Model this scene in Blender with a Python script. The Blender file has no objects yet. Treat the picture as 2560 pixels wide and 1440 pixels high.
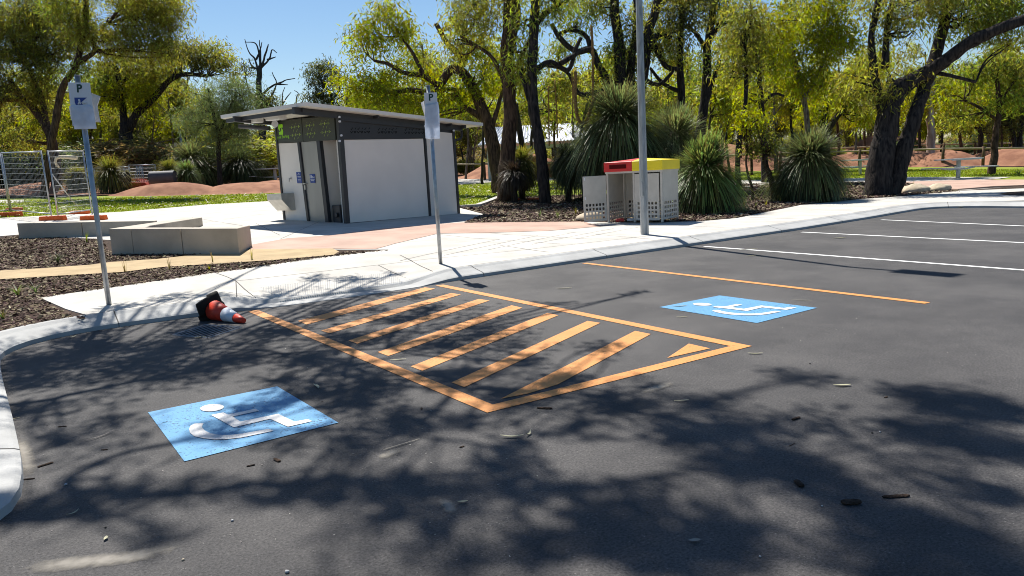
import bpy, bmesh, math, random
import numpy as np
from mathutils import Vector, noise as mnoise
random.seed(7); RNG = np.random.default_rng(11)
S = bpy.context.scene; COL = S.collection
# ------------------------------------------------------------------ camera, sky, sun, exposure
FPX, PITCH, ROLL, YAW = 1905., *np.radians([8.63, -2.93, -33.75])
C0 = np.array([-2.40, -9.35, 1.49])
_cp, _sp, _cy, _sy = np.cos(PITCH), np.sin(PITCH), np.cos(YAW), np.sin(YAW)
FW = np.array([-_sy*_cp, _cy*_cp, -_sp]); _rt = np.array([_cy, _sy, 0]); _up = np.cross(_rt, FW)
RT = np.cos(ROLL)*_rt + np.sin(ROLL)*_up; UP = -np.sin(ROLL)*_rt + np.cos(ROLL)*_up
cam = bpy.data.cameras.new('camera'); cam.sensor_width = 36; cam.lens = 36*FPX/2560; cam.clip_end = 2000; cam.clip_start = .05
co = bpy.data.objects.new('camera', cam); COL.objects.link(co); S.camera = co
from mathutils import Matrix
co.matrix_world = Matrix(((RT[0], UP[0], -FW[0], C0[0]), (RT[1], UP[1], -FW[1], C0[1]), (RT[2], UP[2], -FW[2], C0[2]), (0, 0, 0, 1)))
SUN_AZ, SUN_EL = math.radians(13.0), math.radians(55.0)          # azimuth from +Y towards +X
SD = np.array([math.sin(SUN_AZ)*math.cos(SUN_EL), math.cos(SUN_AZ)*math.cos(SUN_EL), math.sin(SUN_EL)])
w = bpy.data.worlds.new('World'); S.world = w; w.use_nodes = True
nt = w.node_tree; bgn = nt.nodes['Background']; sky = nt.nodes.new('ShaderNodeTexSky'); sky.sky_type = 'NISHITA'
sky.sun_disc = False; sky.sun_elevation = SUN_EL; sky.sun_rotation = SUN_AZ; sky.air_density = 1.0; sky.dust_density = .6; sky.ozone_density = 1.6
hs_ = nt.nodes.new('ShaderNodeHueSaturation'); hs_.inputs['Saturation'].default_value = 1.3; hs_.inputs['Value'].default_value = .95; nt.links.new(sky.outputs[0], hs_.inputs['Color']); nt.links.new(hs_.outputs[0], bgn.inputs[0]); bgn.inputs[1].default_value = .068
sl = bpy.data.lights.new('sun', 'SUN'); sl.energy = 4.9; sl.angle = math.radians(.53); sl.color = (1, .955, .88)
so = bpy.data.objects.new('sun', sl); COL.objects.link(so); so.rotation_euler = Vector(SD).to_track_quat('Z', 'Y').to_euler(); so.location = (0, 0, 30)
S.view_settings.view_transform = 'Standard'; S.view_settings.look = 'None'; S.view_settings.gamma = 1; S.view_settings.exposure = .76
S.render.resolution_x = 1024; S.render.resolution_y = 576
S.render.engine = 'CYCLES'
S.cycles.filter_width = 1.0; S.cycles.max_bounces = 8; S.cycles.transparent_max_bounces = 8

# ------------------------------------------------------------------ measuring helpers
def ray(x, y): return FW + RT*(x-1280)/FPX + UP*(720-y)/FPX
def W(x, y, d): return C0 + ray(x, y)*d                      # point at forward depth d
def Gz(x, y, z=0.):
    d = ray(x, y); return C0 + d*(z-C0[2])/d[2]
def ramp_dep(x, y):
    if y > 2.3 or x < -.3 or x > 3.1: return 0.
    yy = min(max(y, 0), 2.3); xl = .22+.1*yy; xr = 2.25+.22*yy
    m = min(1., max(0., (x-xl+.32)/.32), max(0., (xr+.62-x)/.62))
    return .095*m*(1-yy/2.3)
def zg(x, y):
    t = max(0., y-1.2); k = max(-12., min(x, 10.)); b = min(1., t/3.)
    return .12+.04*min(t, 140)-.012*k*b-ramp_dep(x, y)
def G(px, py):
    d = ray(px, py); t = 1.
    while t < 300:
        p = C0+t*d
        if p[2] < zg(p[0], p[1]): break
        t *= 1.01
    lo, hi = t/1.01, t
    for _ in range(30):
        m = (lo+hi)/2; p = C0+m*d
        if p[2] < zg(p[0], p[1]): hi = m
        else: lo = m
    return C0+hi*d
def proj(P):
    d = np.asarray(P, float)-C0; z = d@FW
    return np.array([1280+FPX*(d@RT)/z, 720-FPX*(d@UP)/z, z])
def zat(x, y, py):
    lo, hi = -5., 80.
    for _ in range(45):
        m = (lo+hi)/2
        if proj((x, y, m))[1] > py: lo = m
        else: hi = m
    return m
def WP(px, py, o, d):                                        # pixel onto the vertical wall through o along d -> (s, z)
    n = np.array([-d[1], d[0], 0.]); r = ray(px, py); o3 = np.array([o[0], o[1], 0.])
    t = ((o3-C0)@n)/(r@n); p = C0+t*r; return float((p[:2]-np.array(o))@np.array(d)), float(p[2])

# ------------------------------------------------------------------ materials
MATS = {}
def mat(name, col, rough=.8, spec=.3, metal=0., var=.12, vscale=4., bump=0., bscale=40., col2=None, trans=0., stretch=None, isl=0., detail=5., emit=None):
    if name in MATS: return MATS[name]
    m = bpy.data.materials.new(name); m.use_nodes = True; N = m.node_tree.nodes; L = m.node_tree.links
    b = N['Principled BSDF']; b.inputs['Roughness'].default_value = rough; b.inputs['Metallic'].default_value = metal
    b.inputs['Specular IOR Level'].default_value = spec
    tc = N.new('ShaderNodeTexCoord'); vec = tc.outputs['Object']
    if stretch:
        mp = N.new('ShaderNodeMapping'); mp.inputs['Scale'].default_value = stretch; L.new(vec, mp.inputs[0]); vec = mp.outputs[0]
    c1 = (*col, 1); c2 = (*(col2 if col2 else [c*(1-var*2) for c in col]), 1)
    n1 = N.new('ShaderNodeTexNoise'); n1.inputs['Scale'].default_value = vscale; n1.inputs['Detail'].default_value = detail; L.new(vec, n1.inputs[0])
    rp = N.new('ShaderNodeValToRGB'); rp.color_ramp.elements[0].position = .35; rp.color_ramp.elements[1].position = .65
    rp.color_ramp.elements[0].color = c2; rp.color_ramp.elements[1].color = c1
    L.new(n1.outputs[0], rp.inputs[0]); out = rp.outputs[0]
    if isl:
        g = N.new('ShaderNodeNewGeometry'); hs = N.new('ShaderNodeHueSaturation')
        mr = N.new('ShaderNodeMapRange'); mr.inputs[3].default_value = .5-isl*.12; mr.inputs[4].default_value = .5+isl*.08
        mv = N.new('ShaderNodeMapRange'); mv.inputs[3].default_value = 1-isl; mv.inputs[4].default_value = 1+isl*.8
        L.new(g.outputs['Random Per Island'], mr.inputs[0]); L.new(g.outputs['Random Per Island'], mv.inputs[0])
        L.new(mr.outputs[0], hs.inputs['Hue']); L.new(mv.outputs[0], hs.inputs['Value']); L.new(out, hs.inputs['Color']); out = hs.outputs[0]
    L.new(out, b.inputs['Base Color'])
    if bump:
        n2 = N.new('ShaderNodeTexNoise'); n2.inputs['Scale'].default_value = bscale; n2.inputs['Detail'].default_value = 4; L.new(vec, n2.inputs[0])
        bp = N.new('ShaderNodeBump'); bp.inputs['Strength'].default_value = bump; bp.inputs['Distance'].default_value = .02
        L.new(n2.outputs[0], bp.inputs['Height']); L.new(bp.outputs[0], b.inputs['Normal'])
    if trans:
        t = N.new('ShaderNodeBsdfTranslucent'); mx = N.new('ShaderNodeMixShader'); mx.inputs[0].default_value = trans
        tcx = N.new('ShaderNodeHueSaturation'); tcx.inputs['Hue'].default_value = .485; tcx.inputs['Saturation'].default_value = 1.15; tcx.inputs['Value'].default_value = 2.1
        L.new(out, tcx.inputs['Color']); L.new(tcx.outputs[0], t.inputs[0])
        L.new(b.outputs[0], mx.inputs[1]); L.new(t.outputs[0], mx.inputs[2]); L.new(mx.outputs[0], N['Material Output'].inputs[0])
    MATS[name] = m; return m

def asphalt_mat():
    m = bpy.data.materials.new('asphalt'); m.use_nodes = True; N = m.node_tree.nodes; L = m.node_tree.links; b = N['Principled BSDF']
    b.inputs['Roughness'].default_value = .82; b.inputs['Specular IOR Level'].default_value = .35
    tc = N.new('ShaderNodeTexCoord'); v = tc.outputs['Object']
    def noise(s, d=4, r=.6):
        n = N.new('ShaderNodeTexNoise'); n.inputs['Scale'].default_value = s; n.inputs['Detail'].default_value = d; n.inputs['Roughness'].default_value = r; L.new(v, n.inputs[0]); return n.outputs[0]
    def ramp(i, p0, c0, p1, c1):
        r = N.new('ShaderNodeValToRGB'); e = r.color_ramp.elements; e[0].position = p0; e[1].position = p1; e[0].color = (*c0, 1); e[1].color = (*c1, 1); L.new(i, r.inputs[0]); return r.outputs[0]
    def mix(f, a, bb, mode='MIX', fv=None):
        x = N.new('ShaderNodeMix'); x.data_type = 'RGBA'; x.blend_type = mode
        if f is not None: L.new(f, x.inputs[0])
        else: x.inputs[0].default_value = fv
        L.new(a, x.inputs[6])
        if isinstance(bb, tuple): x.inputs[7].default_value = (*bb, 1)
        else: L.new(bb, x.inputs[7])
        return x.outputs[2]
    base = ramp(noise(.55, 6), .3, (.045, .044, .045), .7, (.072, .070, .070))
    agg = ramp(noise(75, 6, .85), .38, (.22, .22, .23), .64, (1.95, 1.9, 1.85))
    c = mix(None, base, agg, 'MULTIPLY', .85)
    vo = N.new('ShaderNodeTexVoronoi'); vo.inputs['Scale'].default_value = 42; L.new(v, vo.inputs[0])
    sp = ramp(vo.outputs['Distance'], .07, (1, 1, 1), .16, (0, 0, 0))
    spn = ramp(noise(9, 2), .42, (0, 0, 0), .60, (.6, .6, .6))
    mm = N.new('ShaderNodeMath'); mm.operation = 'MULTIPLY'; L.new(sp, mm.inputs[0]); L.new(spn, mm.inputs[1])
    c = mix(mm.outputs[0], c, (.26, .25, .24))
    dust = ramp(noise(2.3, 8, .7), .60, (0, 0, 0), .80, (.45, .45, .45))
    c = mix(dust, c, (.13, .12, .11))
    blot = ramp(noise(.9, 9, .72), .40, (.62, .62, .64), .62, (1.18, 1.16, 1.14)); c = mix(None, c, blot, 'MULTIPLY', .8)
    L.new(c, b.inputs['Base Color'])
    bp = N.new('ShaderNodeBump'); bp.inputs['Strength'].default_value = .55; bp.inputs['Distance'].default_value = .006; L.new(noise(120, 4, .7), bp.inputs['Height']); L.new(bp.outputs[0], b.inputs['Normal'])
    MATS['asphalt'] = m; return m
def paint_mat(name, col, wear=.5, dark=(.05, .05, .055)):
    m = mat(name, col, rough=.6, var=.08, vscale=3, bump=.4, bscale=120); N = m.node_tree.nodes; L = m.node_tree.links; b = N['Principled BSDF']
    src = b.inputs['Base Color'].links[0].from_socket; tc = [n for n in N if n.type == 'TEX_COORD'][0]
    n = N.new('ShaderNodeTexNoise'); n.inputs['Scale'].default_value = 48; n.inputs['Detail'].default_value = 4; n.inputs['Roughness'].default_value = .65; L.new(tc.outputs['Object'], n.inputs[0])
    n2 = N.new('ShaderNodeTexNoise'); n2.inputs['Scale'].default_value = 3.; n2.inputs['Detail'].default_value = 3; L.new(tc.outputs['Object'], n2.inputs[0])
    a = N.new('ShaderNodeMath'); a.operation = 'MULTIPLY_ADD'; a.inputs[1].default_value = .35; L.new(n2.outputs[0], a.inputs[0]); L.new(n.outputs[0], a.inputs[2])
    r = N.new('ShaderNodeValToRGB'); e = r.color_ramp.elements; e[0].position = .80-.08*wear; e[1].position = .86-.08*wear; e[0].color = (0, 0, 0, 1); e[1].color = (.85, .85, .85, 1); L.new(a.outputs[0], r.inputs[0])
    x = N.new('ShaderNodeMix'); x.data_type = 'RGBA'; L.new(r.outputs[0], x.inputs[0]); L.new(src, x.inputs[6]); x.inputs[7].default_value = (*dark, 1); L.new(x.outputs[2], b.inputs['Base Color'])
    return m
M_asph = asphalt_mat()
M_conc = mat('concrete', (.54, .515, .47), .85, .2, var=.11, vscale=1.6, bump=.15, bscale=90, detail=8)
M_kerb = mat('kerb concrete', (.43, .43, .42), .85, .2, var=.10, vscale=2.5, bump=.25, bscale=70, detail=8)
M_wallc = mat('cast concrete', (.48, .43, .36), .8, .2, var=.10, vscale=2.2, bump=.2, bscale=60, detail=9)
M_pink = mat('pink concrete', (.50, .34, .27), .85, .2, var=.12, vscale=1.3, bump=.15, bscale=80, detail=8)
M_mulch = mat('mulch', (.085, .060, .045), .95, .1, col2=(.030, .022, .018), vscale=26, bump=1., bscale=38)
M_chip = mat('bark chips', (.17, .12, .085), .9, .1, var=.2, vscale=3, isl=.75)
M_sand = mat('sand', (.47, .36, .22), .95, .1, var=.10, vscale=3, bump=.5, bscale=30)
M_dirt = mat('bush floor', (.13, .10, .07), .95, .1, col2=(.07, .075, .035), vscale=1.5, bump=.8, bscale=8)
M_grass = mat('lawn', (.24, .28, .03), .9, .15, col2=(.15, .20, .02), vscale=6, bump=1., bscale=30, detail=10)
M_mound = mat('red earth', (.35, .175, .105), .92, .15, col2=(.22, .10, .062), vscale=1.6, bump=.5, bscale=7, detail=9)
M_white = mat('line paint white', (.80, .80, .78), .6, .3, var=.06, vscale=8, bump=.3, bscale=90)
M_orange = paint_mat('line paint orange', (.66, .27, .07), .1, (.16, .07, .03))
M_blue = paint_mat('paint blue', (.10, .30, .52), .45, (.02, .05, .11))
M_symw = paint_mat('paint symbol white', (.68, .68, .68), .0, (.2, .2, .22))
M_galv = mat('galvanised steel', (.46, .48, .50), .42, .5, metal=.75, var=.16, vscale=9, bump=.05, bscale=30, detail=8)
M_galvd = mat('weathered pole', (.42, .44, .45), .5, .5, metal=.35, var=.18, vscale=4, stretch=(6, 6, 1), bump=.1, bscale=30, detail=8)
M_dark = mat('charcoal steel', (.030, .030, .034), .45, .5, var=.08)
M_wpanel = mat('pale wall panel', (.80, .75, .69), .6, .35, var=.03, vscale=1.5, bump=.03, bscale=200)
M_fasc = mat('olive fascia', (.050, .055, .040), .5, .4, var=.05)
M_door = mat('brushed door', (.36, .345, .31), .42, .5, metal=.35, var=.09, vscale=2, stretch=(1, 1, .3))
M_roofw = mat('roof edge', (.78, .75, .70), .5, .4, var=.04, vscale=1)
M_under = mat('roof underside', (.82, .79, .68), .6, .3, var=.04, vscale=1)
M_lime = mat('lime vinyl', (.34, .75, .03), .5, .3, var=.03)
M_limed = mat('lime cutout', (.38, .52, .10), .6, .3, var=.05)
M_blues = mat('sign blue', (.02, .06, .28), .5, .4, var=.04)
M_signw = mat('sign white', (.72, .74, .78), .5, .3, var=.03)
M_ink = mat('sign ink', (.015, .06, .05), .5, .3, var=.02)
M_plas = mat('plastic bag', (.66, .69, .76), .35, .5, var=.05, vscale=12, bump=.35, bscale=25, trans=.25)
M_steel = mat('stainless', (.50, .49, .46), .35, .5, metal=.8, var=.08, vscale=6)
M_bin = mat('bin panel grey', (.52, .50, .455), .5, .4, metal=.15, var=.05, vscale=5)
M_red = mat('red paint', (.62, .022, .022), .4, .5, var=.05)
M_yel = mat('yellow paint', (.83, .66, .012), .4, .5, var=.04)
M_slot = mat('slot dark', (.09, .006, .006), .8, .1, var=.03)
M_rub = mat('rubber', (.022, .020, .018), .85, .2, var=.15, bump=.3)
M_conered = mat('cone red', (.62, .045, .02), .5, .4, var=.12, vscale=12)
M_conew = mat('cone sleeve', (.68, .72, .78), .35, .5, var=.06, vscale=14)
M_orgp = mat('orange plastic', (.80, .13, .015), .5, .4, var=.10, vscale=9)
M_rope = mat('coir rope', (.33, .19, .07), .9, .1, var=.2, vscale=30, bump=.8, bscale=60)
M_rail = mat('timber rail', (.40, .33, .22), .8, .2, var=.15, vscale=4)
M_post = mat('timber post', (.15, .095, .055), .85, .2, var=.2, vscale=5)
M_tabl = mat('table slats', (.58, .60, .60), .5, .4, var=.05)
M_shroof = mat('corrugated roof', (.66, .69, .76), .5, .4, metal=.0, var=.06)
M_shpost = mat('pale green post', (.46, .50, .45), .6, .3, var=.04)
M_rampr = mat('ramp red', (.42, .05, .03), .6, .3, var=.10, vscale=2)
M_pipe = mat('pipe grey', (.07, .075, .09), .6, .3, var=.1)
M_rock = mat('limestone', (.55, .46, .34), .9, .2, var=.12, vscale=5, bump=.6, bscale=14)
def bark(name, c1, c2, s=1.): return mat(name, c1, .95, .1, col2=c2, vscale=5*s, stretch=(3, 3, .55), bump=1., bscale=10*s, detail=8)
B_dark = bark('bark charcoal', (.060, .050, .044), (.016, .014, .015))
B_brown = bark('bark brown', (.115, .072, .050), (.030, .020, .016))
B_grey = bark('bark grey', (.21, .18, .15), (.06, .048, .040))
B_pale = bark('bark pale', (.50, .46, .42), (.24, .19, .16), .3)
B_dead = bark('bark dead', (.10, .085, .075), (.03, .026, .026))
def leafm(name, c, c2, tr=.5, isl=.4): return mat(name, c, .5, .3, col2=c2, vscale=.9, trans=tr, isl=isl, detail=3)
L_yel = leafm('leaf yellow green', (.24, .27, .022), (.13, .16, .020), .55)
L_mid = leafm('leaf green', (.19, .23, .040), (.095, .130, .028), .55)
L_olive = leafm('leaf olive', (.235, .245, .045), (.125, .145, .034), .55)
L_dark = leafm('leaf dark', (.100, .115, .030), (.045, .055, .018), .45)
L_grey = leafm('leaf grey green', (.14, .19, .075), (.07, .10, .04), .4)
L_dry = leafm('leaf dry', (.26, .22, .08), (.13, .11, .045), .45)
L_grasst = leafm('grass tree blade', (.20, .22, .085), (.10, .125, .048), .3, .75)
L_grassb = leafm('grass tree bright', (.22, .27, .075), (.10, .14, .045), .35, .75)
L_grassy = leafm('grass tree yellow', (.25, .23, .045), (.12, .13, .03), .35, .45)
L_grassd = leafm('grass tree dark', (.075, .10, .04), (.04, .055, .022), .25, .4)
L_skirt = leafm('dead skirt', (.085, .062, .035), (.035, .027, .018), .15, .5)

# ------------------------------------------------------------------ object helpers
def link(name, me, parent=None):
    o = bpy.data.objects.new(name, me); COL.objects.link(o)
    if parent is not None: o.parent = parent
    return o
def tag(o, label=None, cat=None, group=None, kind=None):
    if label: o['label'] = label
    if cat: o['category'] = cat
    if group: o['group'] = group
    if kind: o['kind'] = kind
    return o
def thing(name, loc, label, cat, group=None, rz=0.):
    o = bpy.data.objects.new(name, None); COL.objects.link(o); o.empty_display_size = .2
    o.location = loc; o.rotation_euler[2] = rz; return tag(o, label, cat, group)
def npmesh(name, V, F, m, smooth=False, off=None):
    V = np.asarray(V, np.float32).reshape(-1, 3)
    if off is not None: V = V-np.asarray(off, np.float32)
    F = np.asarray(F, np.int32); k = F.shape[1]
    me = bpy.data.meshes.new(name); me.vertices.add(len(V)); me.vertices.foreach_set('co', V.ravel())
    me.loops.add(F.size); me.loops.foreach_set('vertex_index', F.ravel())
    me.polygons.add(len(F)); me.polygons.foreach_set('loop_start', np.arange(0, F.size, k, dtype=np.int32))
    if smooth: me.polygons.foreach_set('use_smooth', np.ones(len(F), bool))
    me.update(calc_edges=True); me.materials.append(m); return me
class MB:                                                     # a mesh under construction
    def __init__(s): s.v = []; s.f = []; s.sm = []
    def add(s, vs, fs, smooth=False):
        n = len(s.v); s.v += [tuple(map(float, p)) for p in vs]; s.f += [[i+n for i in f] for f in fs]; s.sm += [smooth]*len(fs); return s
    def box(s, c, dx, dy, dz, X=(1, 0, 0), Y=(0, 1, 0), Z=(0, 0, 1)):
        c, X, Y, Z = map(lambda a: np.array(a, float), (c, X, Y, Z)); vs = [c+X*dx/2*i+Y*dy/2*j+Z*dz/2*k for i in (-1, 1) for j in (-1, 1) for k in (-1, 1)]
        return s.add(vs, [(0, 1, 3, 2), (4, 6, 7, 5), (0, 4, 5, 1), (2, 3, 7, 6), (0, 2, 6, 4), (1, 5, 7, 3)])
    def hexa(s, bot, top):                                    # two quads -> closed block
        n = len(bot); vs = list(bot)+list(top)
        return s.add(vs, [tuple(range(n))[::-1], tuple(range(n, 2*n))]+[(i, (i+1) % n, n+(i+1) % n, n+i) for i in range(n)])
    def tube(s, pts, rad, sides=8, cap=True, smooth=True):
        pts = [np.array(p, float) for p in pts]; n = len(pts)
        if not hasattr(rad, '__len__'): rad = [rad]*n
        vs = []; prev = None
        for i, p in enumerate(pts):
            t = pts[min(i+1, n-1)]-pts[max(i-1, 0)]; t = t/(np.linalg.norm(t)+1e-9)
            if prev is None: a = np.cross(t, (0, 0, 1.) if abs(t[2]) < .9 else (1., 0, 0))
            else: a = prev-t*(prev@t)
            a = a/(np.linalg.norm(a)+1e-9); prev = a; b = np.cross(t, a)
            for k in range(sides):
                q = 2*math.pi*k/sides; vs.append(p+rad[i]*(a*math.cos(q)+b*math.sin(q)))
        fs = [(i*sides+k, i*sides+(k+1) % sides, (i+1)*sides+(k+1) % sides, (i+1)*sides+k) for i in range(n-1) for k in range(sides)]
        s.add(vs, fs, smooth)
        if cap:
            m = len(s.v)-len(vs); s.f.append([m+k for k in range(sides)][::-1]); s.f.append([m+(n-1)*sides+k for k in range(sides)]); s.sm += [False, False]
        return s
    def build(s, name, m, parent=None, off=None, bevel=0.):
        me = bpy.data.meshes.new(name); v = s.v
        if off is not None: v = [(a-off[0], b-off[1], c-off[2]) for a, b, c in v]
        me.from_pydata(v, [], s.f); me.polygons.foreach_set('use_smooth', s.sm); me.materials.append(m)
        bm = bmesh.new(); bm.from_mesh(me); bmesh.ops.recalc_face_normals(bm, faces=bm.faces)
        if bevel: bmesh.ops.bevel(bm, geom=list(bm.edges), offset=bevel, segments=2, affect='EDGES', profile=.5, clamp_overlap=True)
        bm.to_mesh(me); bm.free(); me.update(); return link(name, me, parent)
def off(t): return tuple(t.location)
def text_mesh(s, size, o, X, Z, m, name, parent, t0=(0, 0, 0), extr=.002, bold=.0):
    c = bpy.data.curves.new('t', 'FONT'); c.body = s; c.size = size; c.align_x = 'CENTER'; c.align_y = 'CENTER'; c.extrude = extr; c.offset = bold
    to = bpy.data.objects.new('t', c); COL.objects.link(to); dg = bpy.context.evaluated_depsgraph_get(); me = bpy.data.meshes.new_from_object(to.evaluated_get(dg)); bpy.data.objects.remove(to)
    X = Vector(X).normalized(); Z = Vector(Z).normalized(); Y = X.cross(Z)   # local z of text -> out
    M = Matrix((X, Z, X.cross(Z))).transposed().to_4x4(); M.translation = Vector(o)-Vector(t0); me.transform(M); me.materials.clear(); me.materials.append(m)
    return link(name, me, parent)

# ------------------------------------------------------------------ ground sheets
def drape(name, poly, m, dz, label=None, step=1., kind='structure', fine=None, zf=zg, edge=0.):
    bm = bmesh.new(); vs = [bm.verts.new((p[0], p[1], 0)) for p in poly]; f = bm.faces.new(vs); f.normal_update(); bmesh.ops.triangulate(bm, faces=[f])
    xs = [p[0] for p in poly]; ys = [p[1] for p in poly]
    cx = set(np.arange(math.floor(min(xs)), max(xs), step)); cy = set(np.arange(math.floor(min(ys)), max(ys), step))
    cx |= {-12., 10.}; cy |= {1.2, 4.2}
    if fine:
        cx |= set(np.arange(fine[0], fine[1], fine[4])); cy |= set(np.arange(fine[2], fine[3], fine[4]))
    for x in cx:
        if min(xs) < x < max(xs): bmesh.ops.bisect_plane(bm, geom=bm.verts[:]+bm.edges[:]+bm.faces[:], plane_co=(x, 0, 0), plane_no=(1, 0, 0))
    for y in cy:
        if min(ys) < y < max(ys): bmesh.ops.bisect_plane(bm, geom=bm.verts[:]+bm.edges[:]+bm.faces[:], plane_co=(0, y, 0), plane_no=(0, 1, 0))
    for v in bm.verts: v.co.z = zf(v.co.x, v.co.y)+dz
    if edge:
        be = [e for e in bm.edges if e.is_boundary]; r = bmesh.ops.extrude_edge_only(bm, edges=be)
        for v in r['geom']:
            if isinstance(v, bmesh.types.BMVert): v.co.z -= edge
    bmesh.ops.recalc_face_normals(bm, faces=bm.faces)
    me = bpy.data.meshes.new(name); bm.to_mesh(me); bm.free(); me.materials.append(m); o = link(name, me); return tag(o, label, None, None, kind)
def gp(*pts): return [tuple(G(*p)[:2]) for p in pts]
def zp(pts, z=0.): return [tuple(Gz(x, y, z)[:2]) for x, y in pts]
flat0 = lambda x, y: 0.

KL = [(-9, -5.45), (-3.0, -5.45)]+[(-3.0+.55*math.sin(a), -4.9-.55*math.cos(a)) for a in np.linspace(.3, 1.5, 5)]+[(-2.44, -4.4), (-2.47, -3.2), (-2.51, -2), (-2.53, -.9)]
KL += [(-2.53+1.0*(1-math.cos(a)), -.9+1.0*math.sin(a)) for a in np.linspace(.2, 1.5, 6)]
KL += [(-.6, .06), (-.1, .04), (.3, -.06), (1.2, -.10), (2.3, -.08), (2.8, .06), (5.3, .18), (7.75, .30), (11.4, .45), (14.4, .72), (16.4, .98), (17.3, 1.08), (17.9, .95), (18.2, .55), (18.3, 0), (18.2, -2), (18.0, -9), (17.8, -30)]
def resample(P, st):
    P = [np.array(p, float) for p in P]; out = [P[0]]
    for a, b in zip(P, P[1:]):
        n = max(1, int(np.linalg.norm(b-a)/st)); out += [a+(b-a)*i/n for i in range(1, n+1)]
    return out
KP = resample(KL, .2)
for _ in range(2): KP = [KP[0]]+[(KP[i-1]+2*KP[i]+KP[i+1])/4 for i in range(1, len(KP)-1)]+[KP[-1]]
def koff(d):
    out = []
    for i, p in enumerate(KP):
        t = KP[min(i+1, len(KP)-1)]-KP[max(i-1, 0)]; t /= np.linalg.norm(t); out.append(p+d*np.array([-t[1], t[0]]))
    return out
prof = [(0, -.004), (.004, .045), (.03, .058), (.26, .112), (.32, .12), (.40, .12), (.40, -.02)]
kv = []; kf = []; offs = [koff(d) for d, _ in prof]
for i in range(len(KP)):
    for j, (d, z) in enumerate(prof):
        q = offs[j][i]; dep = ramp_dep(q[0], max(q[1], 0)); zz = z if d <= 0 or z < 0 else max(.006, z*(1-dep/.098) + (0 if d < .3 else .0))
        if d >= .3 and z > 0: zz = zg(q[0], q[1])+.016 if q[0] > -1.8 and q[0] < 17 else .136-dep
        kv.append((q[0], q[1], zz))
n = len(prof)
for i in range(len(KP)-1):
    for j in range(n-1): kf.append((i*n+j, (i+1)*n+j, (i+1)*n+j+1, i*n+j+1))
kb = MB().add(kv, kf); kerb = kb.build('kerb', M_kerb); tag(kerb, kind='structure')
kj = MB()                                                     # kerb joints
acc = 0
for i in range(2, len(KP)-1):
    acc += np.linalg.norm(KP[i]-KP[i-1])
    if acc > 2.35:
        acc = 0; q = KP[i]
        if -.4 < q[0] < 3.1 and abs(q[1]) < 1: continue
        t = KP[i+1]-KP[i]; t /= np.linalg.norm(t); nn = np.array([-t[1], t[0]])
        vs = []
        for (d, z) in prof[0:6]:
            p = q+nn*d; zz = z if d < .3 else (zg(p[0], p[1])+.016 if -1.8 < p[0] < 17 else .136)
            vs += [(*(p-t*.006), zz+.003), (*(p+t*.006), zz+.003)]
        kj.add(vs, [(2*k, 2*k+1, 2*k+3, 2*k+2) for k in range(5)])
M_joint = mat('dark joint strip', (.12, .115, .11), .95, .1, var=.1)  # dark strips laid on kerb and paths as joints
tag(kj.build('kerb_joints', M_joint), kind='structure')
# asphalt
a = MB().add([(-60, -60, 0), (60, -60, 0), (60, 1.3, 0), (-60, 1.3, 0)], [(0, 1, 2, 3)]); tag(a.build('asphalt', M_asph), kind='structure')
kin = [tuple(p) for p in koff(.38)]
i0 = min(range(len(kin)), key=lambda i: abs(kin[i][0]+1.55)+abs(kin[i][1]-.45))
i1 = max(i for i in range(len(kin)) if kin[i][1] > .3)
# whole verge base (bush floor), island left of the lot, island right of it
back = [(160, -30), (160, 220), (-120, 220), (-120, -5.0)]
drape('bush_floor', kin+back, M_dirt, -.045, step=8, fine=(-.4, 3.4, .2, 2.6, .2))
# mulch around the kerb, left and right
drape('mulch_bed', kin[:i0+1]+gp((100, 747), (600, 675), (835, 641), (975, 626), (840, 626), (640, 622), (560, 598), (280, 600), (47, 586), (0, 590))+[(-9, 12), (-9, -5.0)], M_mulch, .006, step=1.5)
apron = kin[i0:i1+1]+[(19.5, -1.5), (26, -2.2)]+gp((2700, 462), (2560, 466), (2400, 476), (2350, 481), (2240, 491), (2150, 498), (2000, 512), (1840, 545), (1745, 553), (1450, 554), (1160, 557), (1210, 537), (1150, 520), (690, 503), (520, 512), (300, 531), (0, 546))+[(-9, 20), (-9, 13)]+gp((0, 592), (47, 588), (280, 602), (560, 600), (635, 624), (840, 626), (975, 626), (835, 641), (600, 675), (100, 747))
drape('footpath', apron, M_conc, .016, step=1., fine=(-.4, 3.2, .2, 2.6, .15), edge=.05)
drape('lawn', gp((-200, 500), (250, 490), (700, 477), (1140, 461), (1140, 452), (1800, 432), (2165, 417), (2700, 418), (2700, 455), (2240, 458), (1850, 472), (1450, 490), (1240, 500), (1150, 522), (690, 506), (520, 515), (300, 533), (-200, 560)), M_grass, -.004, step=3)
drape('mulch_bed', gp((1150, 521), (1195, 520), (1241, 500), (1340, 492), (1500, 487), (1700, 478), (1850, 462), (1960, 460), (2150, 457), (2240, 458), (2305, 462), (2308, 473), (2394, 478), (2560, 466), (2700, 461), (2560, 472), (2400, 478), (2240, 493), (2150, 499), (2000, 514), (1840, 547), (1745, 555), (1450, 556), (1160, 559), (1213, 537)), M_mulch, .022, step=1.)
drape('far_path', gp((1110, 464), (1145, 461), (1240, 455), (1400, 450), (1415, 447), (1240, 450), (1145, 447), (1110, 448)), M_conc, .008, step=2)
drape('far_path', gp((1140, 457), (1250, 453), (1420, 446), (1420, 443), (1250, 447), (1140, 449)), M_conc, .012, step=2)
drape('far_path', gp((1780, 478), (1850, 468), (1960, 462), (2160, 458), (2240, 459), (2430, 452), (2500, 447), (2527, 443), (2248, 443), (2150, 446), (1850, 451), (1780, 456)), M_conc, .012, step=2)
drape('far_path', gp((-100, 512), (60, 506), (60, 500), (-100, 503)), M_conc, .012, step=2)
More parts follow.
